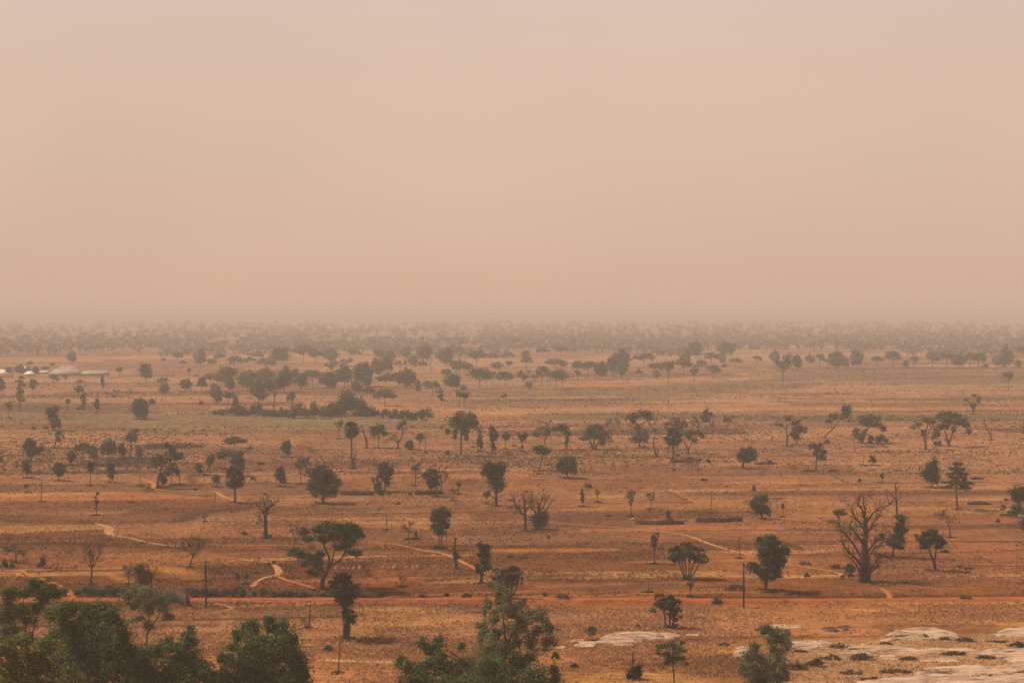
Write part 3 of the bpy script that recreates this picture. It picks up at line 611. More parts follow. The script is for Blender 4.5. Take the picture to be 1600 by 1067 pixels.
own_tree('spreading grey tree above the small dark oval tree', (1347, 692), [(1349, 655, 9, 5), (1363, 654, 9, 6), (1356, 663, 8, 5), (1370, 663, 6, 5), (1379, 668, 5, 5), (1338, 672, 4, 4), (1345, 682, 5, 6), (1351, 676, 4, 4), (1336, 678, 3, 5)], 'olive', [[(1347, 693, 3), (1350, 682, 2.4), (1355, 672, 1.8), (1359, 662, 1)], [(1346, 692, 2.4), (1342, 682, 1.6), (1339, 674, .8)]], cov=15)
own_tree('sparse brown tree with dark green ball among the brush piles', (1275, 736), [(1271, 697, 6, 5), (1277, 702, 6, 5), (1274, 709, 5, 4), (1285, 709, 6, 5), (1284, 716, 6, 4), (1282, 696, 4, 3)], 'olive', [[(1275, 737, 2.8), (1275, 724, 2.4), (1276, 712, 1.8), (1274, 700, 1)]], cov=15)
own_tree('dense bush-crowned tree standing over a person', (1191, 811), [(1176, 786, 7, 6), (1186, 777, 8, 6), (1194, 780, 7, 7), (1182, 792, 8, 6), (1193, 792, 8, 7), (1186, 798, 8, 5), (1197, 798, 6, 4), (1203, 798, 3, 1.5)], 'green', tw=3.4)
own_tree('left of the twin spreading trees, sparse crown on thick trunk', (1447, 702), [(1434, 663, 7, 4), (1448, 655, 8, 5), (1457, 658, 7, 4), (1445, 675, 5, 5), (1462, 675, 5, 7), (1459, 683, 4, 4), (1427, 668, 5, 3), (1466, 680, 3, 5)], 'brown', [[(1447, 703, 4.4), (1446, 690, 3.6), (1444, 680, 3), (1449, 668, 1.8), (1450, 658, 1)], [(1444, 680, 2.2), (1436, 668, 1.2), (1430, 662, .7)], [(1446, 684, 1.8), (1456, 668, 1.2), (1458, 660, .7)]], cov=11, bare=(1, 6, 1))
own_tree('right of the twin spreading trees, broad grey crown on forked trunk', (1483, 698), [(1470, 650, 7, 5), (1482, 646, 9, 5), (1494, 650, 9, 5), (1504, 656, 7, 5), (1478, 656, 9, 6), (1491, 659, 9, 5), (1509, 664, 5, 5), (1513, 673, 4, 4), (1468, 665, 5, 5), (1490, 670, 3.5, 4), (1477, 664, 5, 4)], 'olive', [[(1483, 699, 5), (1482, 692, 4), (1479, 682, 2.4), (1476, 671, 1.6)], [(1483, 692, 3), (1487, 682, 2.4), (1489, 670, 1.6), (1494, 658, 1)], [(1482, 691, 2), (1475, 685, 1.3)]], cov=16)
own_tree('crooked dead tree leaning left near the right edge', (1549, 688), [], 'pale', [[(1549, 689, 2.6), (1547, 677, 2.2), (1542, 670, 1.7), (1538, 662, 1.3), (1537, 654, .8)]], bare=(1, 7, 1), name='dead_tree')
own_tree('dead tree with small leaf knots in the strip above the pink field', (1520.5, 647), [(1527, 625, 4, 3.5), (1530, 621, 3, 3), (1509, 624, 3, 1.6), (1522, 617, 4, 2), (1522, 634, 3.5, 4)], 'olive', [[(1520.5, 648, 3), (1520, 638, 2.6), (1515, 630, 1.4), (1510, 625, .9)], [(1521, 637, 2), (1526, 628, 1.2)]], cov=15)
own_tree('tall dead tree with forked top behind the leafy upright tree', (1401.5, 808), [], 'pale', [[(1401.5, 809, 3.4), (1401, 790, 3), (1400, 775, 2.4), (1399, 762, 1.6), (1399, 754, .9)], [(1401, 781, 2), (1395, 775, 1.3), (1390, 771, .7)], [(1401, 783, 1.8), (1406, 776, 1.2), (1409, 770, .7)], [(1400, 768, 1.5), (1404, 758, .8)]], bare=(1, 6, 1), name='dead_tree')
own_tree('leafy upright tree between the baobab and the two-stemmed tree', (1395, 871), [(1404, 808, 5, 4), (1411, 811, 7, 6), (1406, 820, 7, 6), (1411, 829, 6, 6), (1403, 832, 7, 7), (1398, 842, 8, 7), (1407, 845, 7, 7), (1393, 849, 7, 5), (1404, 853, 8, 5), (1389, 846, 4, 3)], 'dark', [[(1395, 873, 3.2), (1396, 858, 2.8), (1401, 838, 2.2), (1406, 820, 1.4)]])
own_tree('two-stemmed tree with flat dark crown right of the baobab', (1461, 891), [(1449, 834, 9, 5), (1458, 830, 6, 4), (1463, 838, 9, 6), (1438, 843, 7, 6), (1445, 852, 8, 5), (1454, 845, 8, 6), (1470, 846, 7, 6), (1466, 853, 7, 4), (1477, 862, 5, 2), (1434, 838, 4, 4)], 'dark', [[(1461, 893, 6), (1460, 880, 5), (1456, 870, 3.6), (1452, 858, 2.4), (1450, 848, 1.4)], [(1460, 874, 3.6), (1462, 864, 2.6), (1463, 850, 1.4)], [(1462, 864, 1.2), (1470, 862, .8), (1476, 861, .6)]])
own_tree('dark ball-crowned tree on stout pale trunk at the right edge', (1592, 794), [(1583, 769, 8, 7), (1592, 768, 8, 7), (1600, 769, 7, 7), (1588, 777, 8, 6), (1597, 777, 8, 5), (1572, 780, 3, 1.5)], 'dark', [[(1592, 795, 8), (1592, 786, 7), (1591, 776, 4)], [(1590, 785, 2), (1582, 782, 1), (1574, 780, .7)]], bm=palebark())
own_tree('sparse brown flat-crowned tree at the left edge above the footpath', (25, 878), [(8, 854, 7, 4), (17, 858, 8, 4), (24, 853, 7, 4), (32, 860, 7, 4), (37, 864, 4, 3)], 'brown', [[(25, 879, 2.4), (25, 868, 2), (22, 858, 1.4)]], cov=9)
own_tree('leafy thin tree with bare twigs above the hedge corner', (237, 921), [(216, 888, 6, 6), (222, 884, 6, 5), (216, 898, 6, 7), (227, 896, 5, 8), (217, 909, 6, 6), (229, 908, 4, 6), (236, 902, 3, 8)], 'olive', [[(237, 923, 3.6), (236, 905, 3), (233, 892, 2), (231, 880, 1)], [(236, 905, 2), (241, 893, 1.4), (246, 883, .8)], [(236, 908, 2), (228, 896, 1.4), (222, 886, .8)]], bare=(1, 9, 1), cov=11)
own_tree('thick-trunked bare baobab with brush of twigs at left', (415, 841), [(420, 838, 4, 3)], 'pale', [[(415, 843, 8), (415, 825, 6), (415, 808, 5.4), (415, 800, 4)], [(415, 806, 3), (408, 797, 2), (403, 788, 1)], [(415, 803, 3), (421, 793, 2), (427, 785, 1)], [(415, 800, 2.6), (414, 790, 1.6), (412, 781, .8)], [(416, 801, 2.4), (418, 790, 1.5), (421, 780, .8)], [(415, 817, 1.6), (408, 813, 1), (403, 809, .6)]], bare=(3, 11, 1), name='baobab_tree')
own_tree('great spreading tree with open boughs beside the road', (503, 922), [(499, 826, 10, 6), (512, 823, 10, 6), (526, 824, 11, 6), (540, 824, 10, 7), (555, 829, 10, 7), (563, 837, 6, 4), (549, 839, 11, 7), (533, 838, 12, 7), (517, 835, 10, 7), (505, 841, 8, 5), (477, 830, 7, 4), (485, 840, 8, 4), (530, 853, 9, 5), (547, 862, 8, 3.5), (559, 865, 6, 4), (545, 850, 8, 4), (470, 868, 9, 6), (484, 871, 10, 6), (497, 866, 7, 6), (478, 879, 8, 4), (497, 880, 8, 6), (490, 893, 7, 5), (502, 889, 4, 4), (459, 862, 7, 5)], 'green',
    [[(503, 925, 9, 0), (503, 912, 7.5, 0), (507, 900, 6.5, 1), (512, 889, 6, 1)], [(512, 890, 5, 1), (518, 881, 4, -4), (531, 874, 3, -9), (537, 866, 2.4, -12), (545, 850, 1.4, -14)], [(511, 891, 4.6, 1), (514, 873, 3.6, 6), (507, 858, 2.8, 9), (504, 842, 1.8, 10)], [(508, 898, 3.6, 1), (499, 886, 2.6, 6), (489, 876, 1.8, 8), (472, 868, 1, 8)], [(518, 880, 2.8, -4), (522, 862, 2, -2), (524, 845, 1.4, 2), (530, 832, 1, 4)], [(536, 868, 2, -12), (548, 863, 1.2, -16), (558, 865, .8, -18)]], cov=19, full=1.5, flat=1.0)
own_tree('near fan palm with full crown beside the road', (540, 997), [], 'palm', [[(540, 999, 10), (540, 975, 9), (539, 955, 8), (538, 940, 6), (538, 922, 5.5)]], heads=[(538, 915, 27, 0, 36), (538, 926, 20, 0, 12)], name='palm_tree')
own_tree('low young palm fronds growing against the near fan palm trunk', (546, 999), [], 'palm', [[(546, 1000, 3, -12), (547, 980, 3, -12), (546, 962, 3, -12)]], heads=[(546, 958, 15, -12, 22), (553, 962, 9, -12, 8)], name='palm_tree')
own_tree('shaggy upright tree on several pale stems at centre', (690, 858), [(687, 798, 9, 6), (695, 804, 8, 7), (681, 806, 7, 7), (690, 813, 9, 7), (684, 821, 8, 7), (696, 819, 6, 7), (678, 822, 4, 3), (688, 832, 6, 6), (685, 855, 8, 4)], 'olive', [[(690, 859, 2.6), (690, 835, 2.4), (691, 806, 1.8)], [(686, 850, 2), (686, 835, 1.8), (684, 815, 1)], [(697, 846, 1.6), (698, 830, 1.4), (696, 815, 1)]], bm=palebark(), cov=20)
own_tree('thick dead trunk with leafy knobs beside the footpath fork', (712.5, 889), [(711, 843, 2, 3), (709, 862, 3, 4), (715, 868, 3, 5), (711, 872, 3, 4)], 'olive', [[(712.5, 891, 4.6), (712, 872, 4), (711, 857, 3.6), (711, 848, 2.6), (712, 841, 1.2)], [(712, 868, 1.6), (716, 862, 1), (718, 858, .7)]], cov=13, bare=(1, 4, 1), name='dead_tree')
own_tree('dark upright tree with a side tuft left of the palm thicket', (752, 911), [(749, 851, 4, 4), (754, 856, 7, 5), (761, 855, 6, 6), (755, 864, 7, 6), (760, 869, 6, 6), (757, 876, 7, 6), (761, 884, 6, 5), (755, 891, 6, 4), (746, 885, 4, 4), (748, 892, 4, 3)], 'dark', [[(752, 913, 6), (752, 902, 5), (755, 890, 3.6), (758, 872, 2.4), (757, 858, 1.4)], [(752, 898, 2.4), (748, 890, 1.6), (745, 883, 1)]])
own_tree('palm thicket rising behind the feathery foreground tree', (795, 935), [], 'palm', [[(793, 936, 2.4, 0), (786, 918, 2.2, 4), (778, 900, 2, 8)], [(795, 936, 2.6, 0), (794, 918, 2.4, -3), (790, 900, 2, -5)], [(797, 936, 2.4, 0), (800, 918, 2.2, 0), (804, 898, 2, 0)], [(798, 936, 2.2, 0), (806, 920, 2, -6), (810, 905, 1.8, -9)]], heads=[(777, 896, 11, 8, 20), (790, 897, 11, -5, 20), (803, 894, 12, 0, 22), (809, 902, 9, -9, 16), (785, 905, 9, 3, 14), (797, 907, 9, 0, 14)], name='palm_clump')
own_tree('clustered palm clump with six slanting trunks above the road', (1074, 904), [], 'palm', [[(1070, 905, 2.2, 0), (1064, 888, 1.9, 0), (1057, 868, 1.7, 2)], [(1071, 905, 2.2, 0), (1067, 886, 1.9, -4), (1063, 865, 1.7, -7)], [(1072.5, 905, 2.4, 0), (1072, 885, 2, 4), (1070, 862, 1.8, 7)], [(1074, 905, 2.2, 0), (1077, 885, 2, -3), (1077, 862, 1.8, -6)], [(1076, 905, 2.4, 0), (1082, 888, 2, 3), (1087, 868, 1.8, 5)], [(1078, 904, 2.2, 0), (1087, 890, 1.9, -2), (1096, 872, 1.7, -3)]],
    heads=[(1053, 864, 11, 2, 18), (1060, 861, 11, -7, 18), (1069, 858, 11, 7, 18), (1076, 856, 11, -6, 18), (1084, 862, 11, 5, 18), (1092, 864, 11, -3, 18), (1099, 871, 8, -3, 14), (1057, 870, 8, 2, 10), (1066, 868, 8, 0, 10), (1080, 869, 8, 0, 10), (1074, 850, 5, 7, 8)], name='palm_clump')
own_tree('tall dense green tree right of the right utility pole', (1197, 922), [(1205, 842, 6, 6), (1190, 846, 7, 6), (1200, 852, 8, 7), (1213, 850, 6, 5), (1228, 856, 5, 6), (1222, 862, 7, 5), (1192, 862, 8, 7), (1205, 865, 10, 8), (1217, 872, 8, 7), (1195, 876, 8, 8), (1209, 881, 10, 8), (1178, 884, 7, 6), (1186, 892, 8, 6), (1200, 895, 10, 7), (1213, 892, 7, 6), (1194, 903, 6, 4), (1204, 902, 6, 4), (1215, 899, 5, 3)], 'green', [[(1197, 924, 4.6), (1197, 908, 4), (1200, 885, 3), (1204, 860, 1.8)]], cov=20, full=1.5, flat=1)
own_tree('great bare baobab with twisted limbs and ribbed trunk', (1348, 908), [(1376, 867, 6, 2.5), (1385, 869, 4, 2), (1379, 836, 4, 4), (1366, 886, 4, 2.5), (1370, 842, 3, 3)], 'brown',
    [[(1350, 911, 20, 0), (1350, 893, 16, 0), (1350, 875, 13, 0), (1351, 850, 9.5, 0), (1352, 826, 7, 0), (1351, 806, 5, 0)],
     [(1343.5, 911, 9, -8), (1344, 890, 8, -7), (1346, 876, 6, -3)], [(1356, 911, 8, -8), (1355, 890, 7, -7), (1354, 876, 6, -3)],
     [(1346, 882, 5, -3), (1332, 868, 3.6, -10), (1321, 857, 2.6, -14), (1313, 846, 1.8, -16), (1312, 833, 1, -18)],
     [(1347, 872, 4.6, 2), (1336, 852, 3.4, 10), (1326, 839, 2.4, 15), (1315, 826, 1.6, 18), (1313, 817, .9, 20)],
     [(1349, 852, 4, -2), (1339, 836, 3, -10), (1329, 824, 2, -14), (1323, 817, 1, -15)],
     [(1351, 828, 3.6, 2), (1343, 815, 2.6, 9), (1337, 806, 1.7, 12), (1335, 796, .9, 13)],
     [(1351, 810, 3.4, 0), (1346, 796, 2.4, -5), (1340, 787, 1.7, -8), (1342, 777, .9, -9)],
     [(1351, 808, 3, 0), (1353, 795, 2.2, 4), (1350, 785, 1.5, 6), (1352, 775, .8, 7)],
     [(1353, 818, 3.2, 0), (1362, 801, 2.4, -8), (1372, 791, 1.7, -13), (1383, 789, 1.2, -16), (1386, 782, .7, -17)],
     [(1353, 838, 3.6, 2), (1362, 826, 2.6, 9), (1371, 813, 1.8, 14), (1380, 801, .9, 16)],
     [(1354, 864, 4, -2), (1362, 850, 3, -9), (1372, 839, 2, -14), (1380, 830, 1, -15)],
     [(1356, 874, 4, 2), (1366, 860, 2.8, 9), (1378, 853, 1.8, 14), (1388, 848, .9, 16)],
     [(1358, 890, 4, -6), (1367, 874, 2.6, -11), (1378, 867, 1.8, -14), (1388, 869, .9, -15)],
     [(1358, 894, 3, -7), (1366, 886, 2, -10), (1371, 880, 1, -12)],
     [(1342, 892, 3.4, -6), (1334, 878, 2.2, -12), (1326, 870, 1.2, -14)]],
    bare=(3, 13, 1), cov=14, limb=False, name='baobab_tree')
own_tree('round bush on a short stub left of the great baobab', (1329, 900), [(1326, 886, 6, 5), (1331, 885, 5, 5), (1328, 891, 6, 5)], 'green', [[(1329, 902, 2.4), (1329, 895, 2), (1329, 888, 1.4)]])
own_tree('dead trunk rising from a dark bush in the near grass', (992, 1061), [(988, 1053, 8, 7), (996, 1052, 7, 7), (992, 1045, 7, 6), (999, 1041, 3, 3), (983, 1057, 4, 3)], 'dark', [[(988, 1062, 3.4), (988, 1046, 3), (989, 1036, 2.4), (988, 1026, 2), (989, 1018, 1.2)], [(989, 1034, 1.4), (991, 1026, .9), (990, 1019, .6)]], name='dead_tree')
own_tree('near palm clump behind the pale rock dome', (1044, 980), [], 'palm', [[(1040, 981, 3, 0), (1039, 965, 2.6, 0), (1036, 942, 2.4, 4)], [(1046, 981, 3, 0), (1047, 962, 2.6, 0), (1047, 942, 2.4, -3)], [(1050, 980, 2.6, 0), (1053, 965, 2.4, -2), (1056, 950, 2, -5)]],
    heads=[(1032, 936, 11, 4, 20), (1036, 942, 9, 0, 12), (1046, 938, 12, -3, 22), (1054, 941, 11, -5, 20), (1059, 956, 8, -6, 14), (1049, 953, 9, 0, 14), (1053, 962, 7, -3, 10)], name='palm_clump')
own_tree('young thin-trunked tree in the near grass', (1053, 1072), [(1031, 1009, 6, 4), (1040, 1008, 6, 4), (1051, 1006, 7, 5), (1067, 1003, 4, 4), (1029, 1019, 5, 3.5), (1044, 1020, 9, 5), (1060, 1016, 7, 5), (1070, 1016, 4, 3), (1052, 1029, 9, 6), (1064, 1028, 7, 5), (1040, 1034, 5, 4), (1072, 1037, 3.5, 3), (1056, 1012, 6, 5)], 'near', [[(1053, 1074, 2.4), (1053, 1055, 2), (1051, 1036, 1.8), (1051, 1015, 1.1)]], cov=13)
# ---- trees on the hillside below the viewpoint
own_tree('thin tall tree with separate leaf clusters in the left foreground', (45, 1100), [(18, 925, 10, 8), (12, 940, 8, 9), (5, 966, 10, 13), (62, 914, 11, 8), (74, 922, 11, 9), (60, 950, 9, 7), (88, 925, 9, 8), (16, 985, 9, 10), (66, 935, 9, 7), (50, 908, 5, 4), (26, 985, 8, 6), (38, 925, 7, 6), (30, 955, 12, 10), (78, 960, 9, 7), (48, 972, 9, 7), (8, 1000, 12, 9)], 'near', [[(45, 1110, 5), (42, 1030, 4), (40, 980, 2.4), (36, 935, 1.4)], [(42, 1030, 3), (55, 970, 2), (68, 930, 1.2)], [(42, 1030, 3), (24, 985, 2), (15, 940, 1.2)]], D=250, full=1.65, cov=16, flat=.6)
own_tree('big dense dark tree in the left foreground', (150, 1130), [(92, 962, 12, 10), (112, 950, 14, 11), (140, 957, 15, 12), (163, 950, 14, 11), (182, 962, 13, 13), (100, 980, 14, 12), (122, 985, 20, 16), (160, 985, 20, 18), (192, 992, 14, 16), (85, 1000, 14, 12), (118, 1015, 22, 18), (160, 1020, 24, 20), (195, 1025, 18, 18), (140, 1050, 26, 20), (185, 1060, 24, 20), (100, 1040, 20, 18), (150, 1085, 30, 20), (210, 1045, 14, 16)], 'near', D=236, tw=8, full=1.5, cov=21, ls=.24)
own_tree('low olive tree at the bottom left corner', (50, 1140), [(12, 1015, 18, 13), (42, 1003, 16, 11), (70, 1010, 14, 10), (20, 1045, 22, 16), (70, 1038, 18, 15), (48, 1058, 22, 14), (100, 1058, 18, 13), (12, 1080, 24, 16), (80, 1080, 24, 16), (45, 1030, 16, 12), (118, 1075, 18, 14)], 'nearo', D=216, tw=8, full=1.5, cov=20, ls=.24)
own_tree('dark bushy tree right of the big left foreground tree', (265, 1130), [(213, 1030, 18, 16), (243, 1020, 15, 12), (258, 1002, 9, 7), (295, 986, 7, 6), (299, 1000, 10, 10), (275, 1018, 12, 12), (298, 1025, 14, 13), (318, 1045, 13, 13), (262, 1045, 22, 17), (230, 1058, 22, 16), (300, 1060, 20, 15), (334, 1062, 12, 11), (260, 1080, 30, 18), (320, 1085, 22, 14)], 'near', D=240, tw=7, full=1.5, cov=20, ls=.24)
own_tree('slender airy tree rising above the left foreground thicket', (229, 1032), [(200, 930, 10, 7), (215, 922, 11, 7), (234, 930, 14, 10), (216, 942, 10, 7), (232, 950, 11, 8), (252, 940, 12, 8), (262, 962, 9, 5), (214, 966, 9, 4), (233, 978, 7, 7), (255, 952, 8, 5), (205, 945, 7, 5)], 'euc', [[(229, 1034, 3.6), (229, 1005, 3), (232, 980, 2.4), (234, 950, 1.6), (228, 925, 1)], [(231, 985, 2), (246, 965, 1.4), (256, 945, .9)], [(231, 975, 1.8), (218, 955, 1.2), (208, 935, .8)]], full=1.45, cov=16)
own_tree('dense round-topped foreground tree left of centre', (415, 1130), [(388, 983, 13, 11), (372, 993, 8, 8), (420, 977, 9, 10), (440, 983, 12, 13), (455, 1000, 9, 11), (363, 1008, 8, 7), (352, 1024, 9, 8), (376, 1028, 14, 12), (402, 1010, 17, 16), (433, 1015, 18, 18), (460, 1025, 13, 14), (470, 1043, 12, 13), (420, 1045, 24, 18), (380, 1055, 20, 15), (348, 1052, 11, 12), (452, 1060, 20, 14), (470, 1064, 12, 10), (420, 1080, 30, 18), (365, 1080, 24, 16)], 'near', D=243, tw=8, full=1.5, cov=21, ls=.24)
own_tree('feathery light green tree in the middle foreground', (790, 1120), [(770, 913, 8, 5), (780, 922, 9, 7), (792, 926, 8, 8), (757, 952, 4, 8), (752, 975, 7, 9), (758, 992, 9, 9), (790, 955, 11, 11), (812, 948, 11, 8), (830, 958, 12, 8), (847, 964, 11, 8), (858, 982, 9, 9), (866, 1000, 7, 7), (818, 975, 11, 10), (840, 985, 9, 8), (775, 992, 12, 10), (800, 985, 11, 12), (825, 1000, 11, 10), (785, 1012, 18, 12), (755, 1020, 14, 11), (845, 955, 8, 5), (780, 940, 6, 8), (772, 966, 9, 10), (800, 1004, 11, 10), (773, 1030, 13, 10), (832, 1024, 12, 10), (762, 942, 5, 9), (808, 962, 9, 9), (852, 1008, 8, 8), (790, 938, 7, 6)], 'euc', [[(790, 1130, 6), (788, 1060, 5), (790, 1000, 3.4), (784, 955, 2), (777, 920, 1)], [(790, 1010, 3), (810, 975, 2), (840, 962, 1)], [(789, 1030, 3), (770, 1000, 2), (756, 965, 1)], [(792, 1020, 2.6), (825, 990, 1.8), (858, 985, 1)]], D=250, full=1.52, cov=12, flat=.7, ls=.19)
own_tree('low leafy tree spreading below the feathery foreground tree', (735, 1135), [(660, 1005, 7, 5), (675, 1012, 8, 6), (688, 1005, 7, 7), (628, 1033, 7, 5), (643, 1043, 11, 8), (664, 1040, 12, 10), (690, 1030, 8, 8), (700, 1045, 14, 11), (722, 1010, 5, 5), (735, 1045, 16, 12), (768, 1040, 18, 14), (805, 1038, 16, 14), (700, 1066, 22, 11), (655, 1066, 18, 10), (748, 1065, 24, 13), (795, 1066, 24, 13), (835, 1053, 12, 11), (848, 1068, 14, 10), (866, 1058, 8, 10)], 'near', D=246, tw=7, full=1.8, cov=17, ls=.24)
own_tree('drooping grey-green tree in the right foreground', (1198, 1110), [(1194, 983, 8, 6), (1208, 985, 10, 7), (1222, 996, 9, 9), (1204, 998, 10, 7), (1231, 1010, 6, 8), (1178, 1011, 8, 7), (1170, 1026, 9, 8), (1188, 1028, 9, 7), (1213, 1016, 8, 9), (1222, 1033, 7, 10), (1178, 1045, 10, 9), (1203, 1040, 9, 10), (1163, 1052, 7, 9), (1193, 1058, 12, 9), (1226, 1056, 6, 10), (1212, 1060, 9, 9), (1175, 1066, 10, 8), (1200, 1078, 16, 10)], 'euc', [[(1198, 1120, 5), (1199, 1060, 4), (1203, 1020, 2.4), (1207, 990, 1.2)], [(1199, 1055, 2.4), (1182, 1025, 1.6), (1178, 1010, .9)], [(1200, 1045, 2.2), (1218, 1020, 1.4), (1225, 1000, .9)]], D=259, full=1.55, cov=15, flat=.8, ls=.19, bm=palebark())

# ------------------------------------------------------------------ ground
def vnoise(x, y, sx, sy, seed):
    x = x / sx; y = y / sy; xi = np.floor(x).astype(np.int64); yi = np.floor(y).astype(np.int64); fx = x - xi; fy = y - yi
    def hsh(i, j):
        h = (i * 374761393 + j * 668265263 + seed * 974634653) & 0x7fffffff
        h = ((h ^ (h >> 13)) * 1274126177) & 0x7fffffff
        return ((h ^ (h >> 16)) & 0xffff) / 65535.0
    fx = fx * fx * (3 - 2 * fx); fy = fy * fy * (3 - 2 * fy)
    return (hsh(xi, yi) * (1 - fx) + hsh(xi + 1, yi) * fx) * (1 - fy) + (hsh(xi, yi + 1) * (1 - fx) + hsh(xi + 1, yi + 1) * fx) * fy

KG = .68
SOIL = lambda r, g, b: np.array(lin(r, g, b, KG)[:3])
